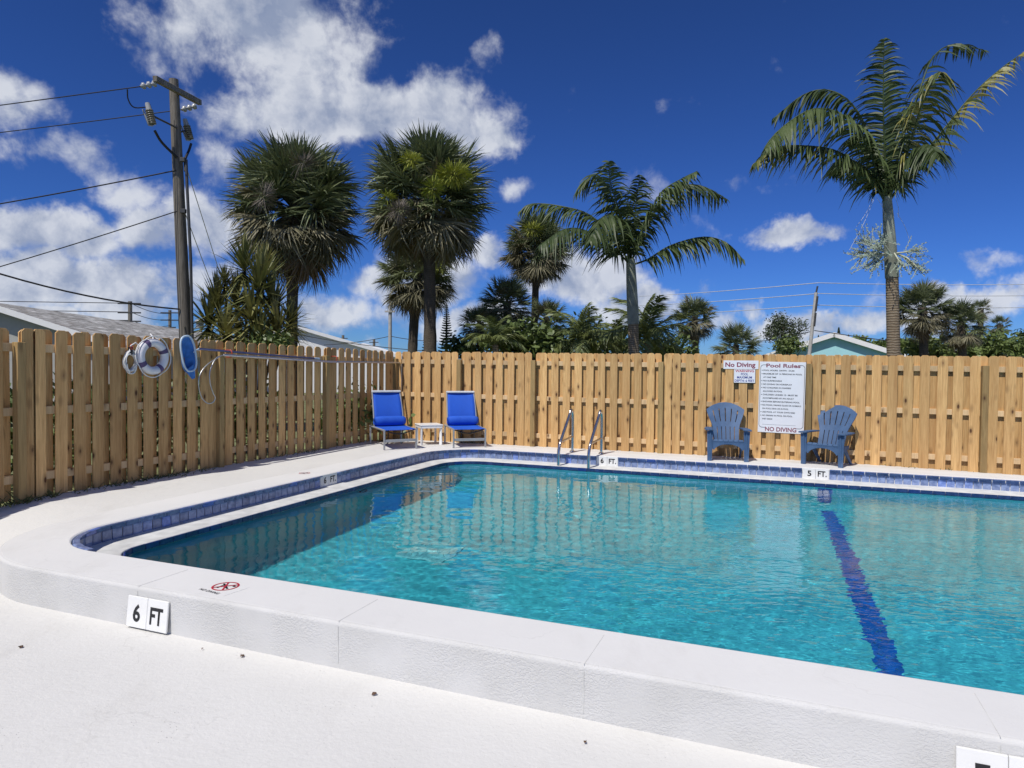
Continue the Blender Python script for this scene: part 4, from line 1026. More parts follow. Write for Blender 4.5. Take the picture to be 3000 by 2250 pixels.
def feather(name, parent, pts, L_, m, n=46, droop=.7, seed=0, w=.05, brown=None, vee=.0, start=.12, rachis=.026, ragged=.0, wk=.98, hang=.45):
    n = int(n * 1.45)
    """feather frond along a midrib given in the tree's own frame"""
    q = random.Random(seed); cv = bez(pts, 12); b = MB(); N_ = len(cv)
    b.tube(cv[::3], [rachis * (1 - .8 * i / (N_ / 3)) for i in range(len(cv[::3]))], 5)
    cum = [0]
    for i in range(1, N_): cum.append(cum[-1] + (cv[i] - cv[i - 1]).length)
    for i in range(n):
        t = start + (1 - start) * i / (n - 1); s = t * cum[-1]
        j = next((k for k in range(1, N_) if cum[k] >= s - 1e-9), N_ - 1); f = (s - cum[j - 1]) / max(1e-6, cum[j] - cum[j - 1]); p = cv[j - 1].lerp(cv[j], f); d = (cv[j] - cv[j - 1]).normalized()
        up = Vector((0, 0, 1)) - d * d.z
        up = up.normalized() if up.length > .05 else Vector((0, -1, 0)); side = d.cross(up).normalized()
        env = math.sin(math.pi * (t * .86 + .12)) ** .6
        for k in (-1, 1):
            if q.random() < ragged + .07: continue
            dd = side * k * q.uniform(.7, 1.0) + d * q.uniform(.5, .85) + up * (vee * q.uniform(-.3, 1.2)) + Vector((0, 0, -hang * q.uniform(.3, 1.2)))
            mi = 1 if brown and q.random() < brown(t) else 0
            blade_strip(b, p, dd, up + side * k * .4, 1.28 * L_ * env * q.uniform(.6, 1.15), w * q.uniform(.8, 1.15) * wk, droop * q.uniform(.65, 1.3), 4, twist=q.uniform(-.9, .9), prof=[.55, 1., .9, .6, .05], mi=mi)
    return b.build(name, [m, M['feather_yel']] if brown else m, parent)
def royal(name, Y, foot_px, shaft0, shaft1, fronds, label, r0, seed=0, topr=.6, LL_=.62, grd=.05):
    """shaft0/1: foot and head of the green shaft (2212 view)"""
    foot = a2(foot_px, 770, Y); foot.z = grd; e = empty(name, foot)
    s0, s1 = a2(*shaft0, Y) - foot, a2(*shaft1, Y) - foot
    cv = bez([(0, 0, 0), s0 * .5 + Vector((.01, 0, 0)), s0], 10)
    MB().tube(cv, [r0 * (1.12 - .2 * i / len(cv)) for i in range(len(cv))], 14).build('trunk', M['royalbark'], e)
    cs = bez([s0, s0.lerp(s1, .5), s1], 8); m_ = len(cs)
    MB().tube(cs, [r0 * (1.04 - (1 - topr) * (i / m_) + .06 * math.sin(math.pi * i / m_)) for i in range(m_)], 14).build('crownshaft', M['crownshaft'], e)
    for i, f in enumerate(fronds):
        pts, dy, kw = f; kw = dict(kw); m_ = len(pts)
        P3 = [s1 + Vector((0, 0, -.15))] + [a2(x, y, Y + dy * ((k + 1) / m_) ** 1.2) - foot for k, (x, y) in enumerate(pts)]
        feather('frond', e, P3, kw.pop('L', LL_), kw.pop('m', M['feather']), seed=seed + i, **kw)
    return e
brn = lambda t: .15 + .75 * max(0, t - .45)
F_ = royal('royal_palm', 13.0, 1937, (1927, 600), (1916, 425), [
    ([(1912, 350), (1908, 220), (1910, 85)], -.5, dict(n=64, droop=.75, L=.62, vee=.1, hang=.2)),
    ([(1880, 330), (1830, 255), (1760, 235), (1690, 275), (1655, 320)], -1.0, dict(n=60, droop=.9, L=.62)),
    ([(1880, 300), (1840, 225), (1790, 195), (1735, 205), (1672, 255)], .8, dict(n=56, droop=.8, L=.55)),
    ([(1880, 385), (1815, 330), (1740, 315), (1670, 320), (1628, 355)], -.6, dict(n=60, droop=.85, L=.52, brown=brn)),
    ([(1960, 330), (1990, 230), (2020, 165), (2032, 155)], -1.1, dict(n=56, droop=1.0, L=.70, brown=lambda t: .55 * t)),
    ([(1950, 300), (1985, 200), (2015, 125), (2062, 95), (2130, 110)], .9, dict(n=52, droop=.9, L=.50, ragged=.25)),
    ([(1965, 370), (2030, 290), (2100, 205), (2160, 150), (2212, 112)], .4, dict(n=64, droop=.95, L=.50, brown=lambda t: .05 if t < .5 else .9, ragged=.12)),
    ([(1925, 340), (1935, 280), (1950, 240), (1975, 235)], 1.6, dict(n=44, droop=.8, L=.55)),
    ([(1900, 360), (1870, 300), (1850, 290), (1830, 310)], 1.4, dict(n=40, droop=.9, L=.55)),
    ([(1945, 370), (1985, 320), (2010, 315), (2030, 340)], -1.4, dict(n=40, droop=.9, L=.5)),
    ([(1890, 385), (1850, 350), (1820, 350), (1795, 372)], .9, dict(n=36, droop=.9, L=.45)),
    ], 'tall feathery palm with a ringed trunk and a pale flower spray', .118, seed=40)
tag(F_, None, 'palm tree', 'feathery palms beyond the fence')
F_['label'] = 'tall feathery palm with a ringed trunk and a pale flower spray'
E_ = royal('royal_palm', 16.5, 1372, (1368, 700), (1362, 560), [
    ([(1345, 480), (1320, 400), (1315, 350)], -.7, dict(n=48, droop=.6, L=.75, vee=.2)),
    ([(1340, 470), (1300, 385), (1270, 385), (1245, 415)], .4, dict(n=44, droop=.9, L=.7)),
    ([(1330, 520), (1275, 465), (1210, 445), (1150, 440), (1125, 455)], .9, dict(n=52, droop=.9, L=.6)),
    ([(1330, 540), (1270, 500), (1220, 495), (1165, 530)], -1.4, dict(n=50, droop=.85, L=.7)),
    ([(1395, 480), (1430, 415), (1475, 385), (1505, 370)], -.9, dict(n=50, droop=.85, L=.72)),
    ([(1400, 470), (1450, 410), (1510, 400), (1570, 430)], .9, dict(n=50, droop=.9, L=.65)),
    ([(1400, 560), (1450, 530), (1520, 512), (1570, 525), (1605, 560)], -.4, dict(n=52, droop=.85, L=.55)),
    ([(1360, 480), (1375, 420), (1395, 395)], 1.2, dict(n=36, droop=.7, L=.6)),
    ([(1350, 520), (1330, 470), (1300, 470), (1275, 520)], -1.6, dict(n=38, droop=.9, L=.65)),
    ([(1370, 490), (1375, 430), (1382, 380)], -.3, dict(n=34, droop=.5, L=.6, vee=.1)),
    ], 'x', .135, seed=80, topr=.72)
tag(E_, 'feathery palm with a smooth grey green shaft and few broad fronds', 'palm tree', 'feathery palms beyond the fence')
# old flower spray round the tall palm's trunk
q = random.Random(5); b = MB(); bb = MB(); c0 = a2(1928, 548, 12.85) - F_.location
for i in range(13):
    az = q.random() * 6.28; el = q.uniform(-.7, .9); d = Vector((math.cos(az) * math.cos(el), math.sin(az) * math.cos(el) * .7, math.sin(el))); p0 = c0 + Vector((d.x * .1, d.y * .1, 0))
    p1 = p0 + d * .28; p2 = p1 + d * .25 + Vector((0, 0, q.uniform(-.1, .05))); b.tube(bez([p0, p1, p2], 4), .015, 5)
    for k in range(13):
        s = p0.lerp(p2, q.uniform(.3, 1)); dd = (d + Vector((q.gauss(0, .6), q.gauss(0, .5), q.gauss(0, .6)))).normalized(); t = s + dd * q.uniform(.15, .34)
        b.tube([s, s.lerp(t, .5), t], .0035, 4, cap=False)
        for z in range(14):
            u_ = s.lerp(t, z / 13); o_ = Vector((q.gauss(0, .01), q.gauss(0, .01), q.gauss(0, .01))); bb.add([u_ + o_, u_ + o_ + Vector((.026, 0, .012)), u_ + o_ + Vector((.006, .012, .028))], [(0, 1, 2)])
b.build('flower_stalk', M['inflo'], F_); bb.build('flower_buds', M['bud'], F_)
b = MB()
for (x0, y0, x1, y1) in ((1890, 425, 1835, 540), (1893, 425, 1912, 470), (1935, 430, 1940, 470), (1938, 460, 1965, 520), (1885, 430, 1850, 490)):
    p0, p1 = a2(x0, y0, 12.9) - F_.location, a2(x1, y1, 12.9) - F_.location; b.tube(bez([p0, p0.lerp(p1, .5) + Vector((.03, 0, 0)), p1], 5), .004, 4)
b.build('hanging_fibre', M['wirepale'], F_)

# young feather palms behind the fence
def gen_feather(seed, m, L_=1.9, lf=.5, arch=.8, n=44):
    pts = [(0, 0, 0), (L_ * .3, 0, L_ * .1), (L_ * .65, 0, L_ * .08 - arch * .12), (L_ * .92, 0, -arch * .45)]
    o = feather('tmp', None, pts, lf, m, n=n, droop=.7, seed=seed, w=.04, vee=.3, start=.1, rachis=.018, hang=.1); me = o.data; bpy.data.objects.remove(o); me.name = 'frond'; return me
COCO = [gen_feather(i, M['coco'], arch=.5 + .35 * i) for i in range(3)]
def feather_palm(name, px, py, Y, size, nf, label, lo=-20, hi=86, seed=0, trunk=True, group='young feather palms beyond the fence', grd=.05, tr=.09):
    c = a2(px, py, Y); foot = Vector((c.x, c.y, grd)); e = empty(name, foot); q = random.Random(seed)
    MB().tube(bez([(0, 0, 0), (.05, 0, c.z * .5), (0, 0, c.z - grd)], 6), tr, 10).build('trunk', M['royalbark'], e)
    for i in range(nf):
        t = (i + .5) / nf; el = hi - (hi - lo) * t ** .8 + q.gauss(0, 5)
        link('frond', q.choice(COCO), e, TR(0, 0, c.z - grd) @ RZ(i * 2.4 + q.gauss(0, .2)) @ RY(R(-el)) @ Matrix.Scale(size / 1.9 * q.uniform(.85, 1.1), 4))
    tag(e, label, 'palm tree', group)
feather_palm('feather_palm', 1255, 740, 19.5, 1.35, 18, 'young feather palm with an upright tuft left of the grey green shaft', seed=1, lo=-25)
feather_palm('feather_palm', 1398, 735, 19.0, 1.55, 17, 'young feather palm fanning out right of the grey green shaft', seed=2, lo=-30)
feather_palm('feather_palm', 1330, 745, 21, 1.1, 14, 'small feather palm tucked behind the grey green shaft', seed=3)
feather_palm('feather_palm', 1070, 745, 18.5, .95, 14, 'low feather palm by the bushy fan palms', seed=4, lo=0)

# ------------------------------------------------------------------ sword leaved clump
def rosette(seed, n=95, L_=.70):
    q = random.Random(seed); b = MB()
    for i in range(n):
        t = i / n; az = i * 2.39996; el = R(88 - 128 * t + q.gauss(0, 6)); d = Vector((math.cos(az) * math.cos(el), math.sin(az) * math.cos(el), math.sin(el)))
        blade_strip(b, Vector((0, 0, -.22 * t)), d, Vector((-math.cos(az) * .6, -math.sin(az) * .6, 1)), L_ * q.uniform(.8, 1.1), .052, .08 + .25 * t * q.random(), 3, prof=[.7, 1, .75, .04])
    return b.mesh('leaf_rosette', M['drac'])
ROS = [rosette(i) for i in range(3)]
c = a2(545, 745, 16.6); dz_ = empty('sword_leaved_shrub', Vector((c.x, c.y, .06))); q = random.Random(11)
for i, (x, y, s, dy) in enumerate([(528, 570, 1.05, 0), (486, 605, .55, .2), (560, 610, 1.2, -.3), (470, 655, 1.05, .1), (512, 650, 1.1, .5), (590, 655, 1.15, .2), (450, 690, 1.0, -.1), (545, 680, 1.1, -.5), (600, 705, 1.0, -.2), (490, 712, 1.0, -.4), (560, 725, .95, -.6), (628, 690, .75, .1), (520, 735, .9, .4), (575, 560, .6, .6)]):
    p = a2(x, y, 16.6 + dy) - dz_.location; base = Vector((p.x * .35 + q.uniform(-.2, .2), dy * .5, 0))
    MB().tube(bez([base, base.lerp(p, .5) + Vector((q.uniform(-.1, .1), 0, 0)), p - Vector((0, 0, .1))], 5), .035, 7).build('stem', M['bark'], dz_)
    link('leaf_rosette', ROS[i % 3], dz_, TR(*p) @ RZ(q.random() * 6) @ RX(q.uniform(-.2, .2)) @ RY(q.uniform(-.2, .2)) @ Matrix.Scale(s * 1.25, 4))
tag(dz_, 'clump of sword leaved plants on thin stems next to the utility pole', 'shrub')

# ------------------------------------------------------------------ conifers, far trees, shrubs, hedge
def norfolk(px, py_top, Y, width_px, label, seed=0, py_base=770):
    top = a2(px, py_top, Y); foot = Vector((top.x, top.y, .05)); e = empty('norfolk_pine', foot); H_ = top.z - .05; q = random.Random(seed); wr_ = width_px * K / FPX * Y / 2
    MB().tube([(0, 0, 0), (0, 0, H_ * .6), (0, 0, H_)], [.1, .06, .015], 8).build('trunk', M['bark'], e)
    b = MB(); z = H_ * .15
    while z < H_ - .05:
        t = (H_ - z) / H_; r_ = wr_ * min(1, t * 1.25 + .06)
        for k in range(6):
            az = k * math.pi / 3 + z * 3; d = Vector((math.cos(az), math.sin(az), .12)); tip = Vector((0, 0, z)) + d * r_ + Vector((0, 0, .10 * r_))
            b.tube([(0, 0, z), Vector((0, 0, z)) + d * r_ * .6, tip], .03 * Y / 40, 4)
            for j in range(9):
                p = Vector((0, 0, z)).lerp(tip, .2 + .8 * j / 8); sd_ = Vector((-d.y, d.x, 0))
                for s in (-1, 1): blade_strip(b, p, sd_ * s + d * .6 + Vector((0, 0, .35)), Vector((0, 0, 1)), r_ * .36 * (1.1 - j / 12), .055 * Y / 40, .0, 2, prof=[1, .9, .3])
        z += max(.16, .30 * (r_ / wr_ + .4)) * wr_ * .8
    b.build('crown', M['conifer'], e); tag(e, label, 'conifer', 'norfolk pines')
norfolk(965, 655, 30, 58, 'layered conifer right of the tall blossoming palm trunk', 1); norfolk(927, 672, 31, 50, 'layered conifer behind the tall blossoming palm trunk', 2)
norfolk(1812, 706, 55, 34, 'small dark conifer tip above the aqua gable', 3); norfolk(1833, 722, 55, 24, 'lower dark conifer tip right of the aqua gable peak', 4); norfolk(1768, 723, 55, 22, 'small dark conifer tip behind the concrete pole', 5)
def leafy(name, c, r_, n, m, label, cat, size=.09, trunk=True, seed=0, group=None, clumps=26, grd=.05):
    q = random.Random(seed); foot = Vector((c.x, c.y, grd)); e = empty(name, foot); ctr = c - foot
    cl = []
    for i in range(clumps):
        d = Vector((q.gauss(0, 1), q.gauss(0, 1), q.gauss(0, 1))).normalized() * q.random() ** .45; cl.append(ctr + Vector((d.x * r_[0], d.y * r_[1], d.z * r_[2])))
    b = MB()
    for i in range(n):
        k = cl[i % clumps]; s = .30 * min(r_[0], r_[2]) * 1.1; p = k + Vector((q.gauss(0, s), q.gauss(0, s), q.gauss(0, s * .8)))
        if p.z < .05: p.z = .05 + q.random() * .2
        d = Vector((q.gauss(0, 1), q.gauss(0, 1), q.gauss(.3, .8)))
        blade_strip(b, p, d, Vector((q.gauss(0, 1), q.gauss(0, 1), 1)), size * q.uniform(.7, 1.4) * 1.6, size * q.uniform(.6, 1.1), q.uniform(0, .4), 2, prof=[.5, 1, .1])
    b.build('crown', m, e)
    if trunk:
        tb_ = MB(); tb_.tube(bez([(0, 0, 0), (0, .02, ctr.z * .5), tuple(ctr)], 5), max(.04, r_[0] * .06), 8)
        for k in cl[:9]: tb_.tube([ctr * .6, (ctr * .6).lerp(k, .6), k], [.03 * r_[0] + .01, .02 * r_[0] + .005, .006], 5)
        tb_.build('trunk', M['bark'], e)
    return tag(e, label, cat, group)
leafy('feathery_tree', a2(1693, 708, 46), (1.35, 1.2, .8), 2600, M['casu'], 'airy far tree with a loose rounded crown left of the concrete pole', 'tree', .09, seed=3)
leafy('bush', a2(1700, 745, 30), (.75, .6, .35), 900, M['shrub'], 'bright green bush over the fence by the aqua roof edge', 'bush', .10, seed=4)
leafy('shrub', a2(1130, 745, 19.5), (1.3, .6, .55), 2200, M['shrub'], 'dense low shrubs under the slim round crowned palm', 'shrub', .11, seed=5)
leafy('shrub', a2(1310, 742, 22.5), (1.2, .6, .7), 1900, M['shrub'], 'leafy shrub between the two young feather palms', 'shrub', .09, seed=6)
leafy('shrub', a2(1215, 750, 20.5), (.8, .5, .5), 1100, M['shrub'], 'dark leafy shrub left of the upright young palm', 'shrub', .09, seed=7)
leafy('shrub', a2(1000, 752, 21), (.7, .5, .4), 900, M['shrub'], 'low shrub at the foot of the conifers', 'shrub', .09, seed=8)
leafy('shrub', a2(1450, 752, 22), (.8, .5, .45), 900, M['shrub'], 'low shrub under the small round cabbage palm', 'shrub', .09, seed=12)
leafy('far_thicket', a2(1890, 752, 60), (4.2, 2, .75), 4200, M['shrub'], 'dark band of far scrub behind the aqua house', 'thicket', .22, False, seed=9)
leafy('hedge', a2(2120, 757, 22), (2.0, .8, .48), 4200, M['shrub'], 'dark green hedge along the fence under the far fan palm', 'hedge', .10, False, seed=10)
leafy('hedge', a2(2235, 752, 23), (1.0, .8, .62), 2000, M['shrub'], 'taller hedge end by the terracotta roof', 'hedge', .10, False, seed=11)
leafy('shrub', a2(1990, 757, 20.5), (.7, .5, .38), 900, M['shrub'], 'small bright shrub at the foot of the pale fronded cabbage palm', 'shrub', .09, seed=13)
leafy('shrub', a2(585, 745, 15.6), (.55, .4, .3), 500, M['shrub'], 'broad leaved weeds under the sword leaved clump', 'shrub', .08, False, seed=14)
for s_, lb_ in ((3.2, 'dark hedge bush close behind the fence under the skimmer net'), (4.9, 'dark hedge bush close behind the fence under the life ring'), (6.6, 'dark hedge bush close behind the fence left of the life ring'), (8.3, 'dark hedge bush behind the near end of the shaded fence')):
    c_ = Q0 + eL * s_ + nL * 1.6; c_.z = .85; leafy('hedge_bush', c_, (.85, .45, .62), 1500, M['shrub'], lb_, 'bush', .085, False, seed=int(s_ * 10))
leafy('shrub', a2(760, 900, 13.6), (.9, .3, .5), 900, M['shrub'], 'green bushes glimpsed through the gaps of the shaded fence', 'shrub', .08, False, seed=15)

# ------------------------------------------------------------------ houses
def gable(name, A, B, half, hr, he, roof, wall, label, over=.35, fascia=None, gcol=None, group=None, lo=0.):
    """ridge runs from A to B (xy); hr, he ridge and eave heights"""
    e = empty(name, (A[0], A[1], .04), math.atan2(B[1] - A[1], B[0] - A[0])); L_ = math.dist(A, B); sl = (hr - he) / half
    b = MB(); hw = half - over
    zc_ = he + sl * over
    b.prism([(-hw, 0), (hw, 0), (hw, zc_ - .06), (0, hr - .08), (-hw, zc_ - .06)], over, L_ - over, Matrix(((0, 0, 1, 0), (1, 0, 0, 0), (0, 1, 0, 0), (0, 0, 0, 1))))
    b.build('wall', wall, e)
    for k in (-1, 1):
        ln = math.hypot(half, hr - he)
        o = MB().box((L_ / 2, ln / 2, 0), (L_, ln, .05)).build('roof_slope', roof, e, TR(0, 0, hr) @ RZ(0 if k > 0 else 0) @ (RX(-math.atan(sl)) if k > 0 else (Matrix.Scale(-1, 4, (0, 1, 0)) @ RX(-math.atan(sl)))))
        for xx in (-.015, L_ + .015):
            MB().box((xx, ln / 2, -.05), (.04, ln + .02, .20)).build('fascia', fascia or M['whitetrim'], e, TR(0, 0, hr) @ (RX(-math.atan(sl)) if k > 0 else (Matrix.Scale(-1, 4, (0, 1, 0)) @ RX(-math.atan(sl)))))
        MB().box((L_ / 2, k * (half + .02), he - .07), (L_ + .06, .05, .16)).build('eave_board', M['whitetrim'], e)
    return tag(e, label, 'house', group)
h1 = gable('long_house', (-18.75, 24), (-21.4, 50), 4.6, 3.86, 2.36, M['shingle'], M['greywall'], 'long low house with a speckled shingle roof and white gable trim', .4)
for (px, py, Y, lab) in ((432, 697, 31, 'round metal vent on the speckled roof left of the utility pole'), (567, 713, 40, 'round metal vent on the speckled roof behind the sword leaved clump')):
    c = a2(px, py, Y); w = h1.location; o = empty('roof_vent', c); MB().lathe([(.0, .16), (.14, .15), (.22, .08), (.22, .02), (.16, .0), (.16, -.25)], 14).build('cap', M['porcelain'], o); tag(o, lab, 'vent', 'roof vents')
for (x, y, Y, hw, dx, lab) in ((640, 706, 42, 6.5, 16, 'white shingled house roof right of the shaggy palm trunk'), (716, 731, 58, 6.5, 16, 'middle white gable roof in the row behind the fence corner'), (786, 743, 70, 6.5, 16, 'last white gable roof in the row by the thin street light pole')):
    p = a2(x, y, Y); gable('house', (p.x, p.y), (p.x - .12 * dx, p.y + dx), hw, p.z, p.z - hw * .28, M['whiteroof'], M['whitetrim'], lab, .3, group='white roofed houses')
p = a2(1802, 722, 30); gable('aqua_house', (p.x, p.y), (p.x + 3.2, p.y + 9.), 4.2, p.z, p.z - 4.2 * .345, M['whiteroof'], M['aqua'], 'aqua gabled house with white roof edge behind the fence', .22)
p = a2(2170, 742, 70); gable('far_house', (p.x - 3, p.y), (p.x + 4, p.y + 1), 3, p.z + .1, p.z - .9, M['redroof'], M['greywall'], 'far house with a terracotta roof above the hedge', .3)

# ------------------------------------------------------------------ utility poles and lines
YP = 16.0
pt_, pbm = a2(375, 172, YP), a2(403, 770, YP); fd = (pbm - pt_) / (pbm.z - pt_.z); foot = pt_ + fd * (.05 - pt_.z)
up_ = empty('utility_pole', foot)
def pp(x, y, dy=0.): return a2(x, y, YP + dy) - foot
MB().tube([(0, 0, 0), (pt_ - foot) * .5, pt_ - foot], [.155, .135, .105], 14).build('mast', M['oldwood'], up_)
ca, cb = pp(341, 175, -.9), pp(437, 226, .9); dv = cb - ca
b = MB(); mid = (ca + cb) / 2; ang = math.atan2(dv.y, dv.x)
b.box((0, 0, 0), (dv.length, .10, .125), TR(*(mid + Vector((0, -.13, 0)))) @ RZ(ang) @ RY(-math.asin(dv.z / dv.length))); b.build('crossarm', M['oldwood'], up_, bevel=.008)
def insul(p0, p1, n, name='insulator', r_=.07, m='porcelain'):
    d = (p1 - p0); q_ = d.to_track_quat('Z', 'Y').to_matrix().to_4x4(); L_ = d.length; prof = [(.02, 0)]
    for i in range(n): z = L_ * i / n; h = L_ / n; prof += [(.03, z + .05 * h), (r_, z + .2 * h), (r_, z + .55 * h), (r_ * .45, z + .8 * h), (.03, z + .95 * h)]
    prof += [(.02, L_)]; MB().lathe(prof, 14, TR(*p0) @ q_).build(name, M[m], up_)
insul(pp(338, 180, -.9), pp(303, 187, -1.1), 3); insul(pp(424, 229, .75), pp(392, 237, .5), 3)
def cutout(c0, c1, arm_from):
    insul(c0, c1, 7, 'cutout_insulator', .085, 'porcelain_brown')
    d = (c1 - c0).normalized(); MB().tube([c0 - d * .16, c0 + d * .03], [.05, .07], 10).build('cutout_cap', M['porcelain'], up_)
    s = Vector((-.13, -.05, 0)); MB().tube([c0 + s * .9, c1 + s * .6 + d * .02, c1 + d * .02], .018, 6).build('fuse_tube', M['porcelain'], up_)
    MB().tube([arm_from, c0.lerp(c1, .3)], .022, 6).build('bracket', M['hardware'], up_)
cutout(pp(322, 238, -.6), pp(330, 270, -.6), pp(382, 276, -.1)); cutout(pp(403, 272, .25), pp(411, 302, .25), pp(390, 285, .05))
def cable(name, pts, r_, parent=up_, m='wire'): return MB().tube(bez(pts, 8), r_, 6).build(name, M[m], parent)
cable('jumper', [pp(275, 193, -1.), pp(277, 215, -.9), pp(290, 232, -.8), pp(320, 231, -.6)], .014)
cable('jumper', [pp(334, 282, -.6), pp(350, 308, -.4), pp(382, 340, -.13)], .03); cable('jumper', [pp(413, 310, .25), pp(408, 325, .2), pp(400, 345, -.05), pp(400, 370, -.13)], .028)
MB().tube([pp(402, 345, -.12), pp(404, 400, -.15), pp(412, 560, -.17), pp(416, 760, -.19)], .035, 8).build('conduit', M['hardware'], up_)
cable('ground_wire', [pp(376, 260, -.14), pp(378, 400, -.16), pp(382, 560, -.17), pp(389, 760, -.2)], .006)
for (x, y) in ((395, 345), (396, 456)): MB().box(tuple(pp(x, y, -.16)), (.12, .08, .10)).build('clamp', M['hardware'], up_, bevel=.01)
tag(up_, 'weathered wooden utility pole with crossarm and porcelain insulators', 'utility pole')
def span(p0, p1, sag, r_, label, group, m='wire', n=14, name='power_line'):
    pts = []
    for i in range(n + 1): t = i / n; p = p0.lerp(p1, t); pts.append(p - Vector((0, 0, sag * 4 * t * (1 - t))) - p0)
    o = MB().tube(pts, r_, 5).build(name, M[m], None, TR(*p0)); return tag(o, label, 'cable', group)
LW = 'lines leaving the utility pole'
span(a2(303, 187, YP - 1.1), a2(-260, 262, 17), .0, .012, 'black line from the crossarm end insulator', LW)
span(a2(392, 237, YP + .5), a2(-260, 316, 18), .02, .012, 'black line passing the upper cutout towards the left', LW)
span(a2(380, 368, YP - .12), a2(-260, 482, 17), .05, .016, 'black line tied to the pole below the cutouts', LW)
span(a2(382, 456, YP - .12), a2(-260, 650, 16), .05, .013, 'lower black line tied to the middle of the pole', LW)
span(a2(-260, 500, 13), a2(388, 668, YP - .15), .25, .019, 'thick low cable slanting down to the pole foot', LW)
GW = 'guy wires of the utility pole'
span(a2(399, 350, YP - .1), a2(478, 600, 20), .0, .010, 'upper pale guy wire slanting from the pole into the sword leaved clump', GW, 'wirepale', name='guy_wire')
span(a2(399, 458, YP - .1), a2(470, 650, 19.5), .0, .010, 'lower pale guy wire slanting from the pole into the sword leaved clump', GW, 'wirepale', name='guy_wire')
def small_pole(name, top, Y, r_, label, m='oldwood', arms=(), lean=0., grp=None):
    t = a2(*top, Y); f = Vector((t.x + lean, t.y, .03)); e = empty(name, f)
    MB().tube([(0, 0, 0), (t - f) * .5, t - f], [r_ * 1.25, r_ * 1.1, r_], 10).build('mast', M[m], e)
    for (dz, L_, th) in arms: MB().box(((t - f).x, -.12, (t - f).z - dz), (L_, .1, th)).build('arm', M['hardware'], e)
    return tag(e, label, 'utility pole', grp), t
sp1, t1 = small_pole('utility_pole', (281, 651), 60, .17, 'far wooden pole rising over the speckled roof', arms=((.2, 2.0, .12), (1.0, 2.0, .12), (1.75, 2.0, .12)))
sp2, t2 = small_pole('utility_pole', (367, 670), 75, .16, 'farther wooden pole close to the big utility pole', arms=((.3, 1.9, .12), (1.1, 1.9, .12), (1.9, 1.4, .12)))
small_pole('utility_pole', (434, 690), 85, .16, 'tiny far pole beside the sword leaved clump', arms=((.3, 1.6, .12),))
for k, (y0, y1) in enumerate(((654, 655), (673, 674), (692, 692))):
    span(a2(-200, y0 - 6, 60), a2(279, y1, 60), .0, .035, ('top', 'middle', 'bottom')[k] + ' far line running left from the pole over the speckled roof', 'far lines over the speckled roof')
    span(a2(283, y1, 60), a2(367, 677 + 13 * k, 75), .3, .03, ('top', 'middle', 'bottom')[k] + ' far line running right between the two far wooden poles', 'far lines over the speckled roof')
for (x, y, Y, lab) in ((660, 720, 80, 'tiny far pole over the white roofs by the shaggy palm trunk'), (741, 724, 85, 'tiny far pole above the middle white gable'), (808, 733, 90, 'tiny far pole above the last white gable')): small_pole('utility_pole', (x, y), Y, .16, lab, arms=((.4, 1.2, .1),))
sl, tl = small_pole('street_light_pole', (843, 658), 34, .085, 'thin pale street light pole at the fence corner', 'concrete')
MB().box(((tl - sl.location).x, -.1, (tl - sl.location).z - .35), (.5, .08, .08)).build('bracket', M['concrete'], sl)
span(a2(560, 705, 36), a2(950, 760, 33), .2, .018, 'black cable drooping behind the thin street light pole', 'street cables'); span(a2(700, 745, 34), a2(843, 726, 34), .08, .016, 'black cable rising to the thin street light pole', 'street cables')
span(a2(843, 726, 34), a2(945, 737, 33), .06, .016, 'black cable leaving the thin street light pole to the right', 'street cables')
cp_, tcp = small_pole('concrete_pole', (1763, 632), 26, .062, 'slim concrete power pole in front of the aqua gable', 'concrete', lean=-.42)
MB().tube([tcp - cp_.location, tcp - cp_.location + Vector((.05, 0, .24))], .035, 8).build('pole_top', M['hardware'], cp_)
for (x0, y0, x1, y1) in ((1766, 640, 1762, 672), (1762, 676, 1759, 705)): MB().tube([a2(x0, y0, 25.88) - cp_.location, a2(x1, y1, 25.88) - cp_.location], .04, 8).build('insulator_post', M['hardware'], cp_)
CLN = 'pale lines on the concrete pole'
for k, (yl, yp, yr, nm) in enumerate(((640, 611, 609, 'top'), (660, 634, 634, 'second'), (682, 659, 660, 'third'))):
    span(a2(1380, yl, 40), a2(1768, yp, 26), .05, .016, nm + ' pale line coming to the concrete pole from the feathery palm', CLN, 'wirepale')
    span(a2(1768, yp, 26), a2(2420, yr, 30), .10, .014, nm + ' pale line leaving the concrete pole behind the ringed trunk', CLN, 'wirepale')
span(a2(1560, 745, 33), a2(1757, 715, 26), .1, .016, 'black cable reaching the concrete pole from the low fan palm', 'street cables'); span(a2(1759, 714, 26), a2(2420, 795, 20), .05, .016, 'black cable dropping from the concrete pole over the aqua roof', 'street cables')
sl2, t2_ = small_pole('street_light', (1183, 655), 40, .07, 'distant street lamp on a thin dark pole behind the slim palm', 'hardware')
MB().lathe([(.0, .2), (.12, .18), (.22, .0), (.16, -.25), (.0, -.3)], 12, TR((t2_ - sl2.location).x + .35, 0, (t2_ - sl2.location).z - .2)).build('lamp', M['porcelain'], sl2)
MB().tube([(t2_ - sl2.location), (t2_ - sl2.location) + Vector((.35, 0, .05))], .03, 6).build('arm', M['hardware'], sl2)
sl2['category'] = 'street light'

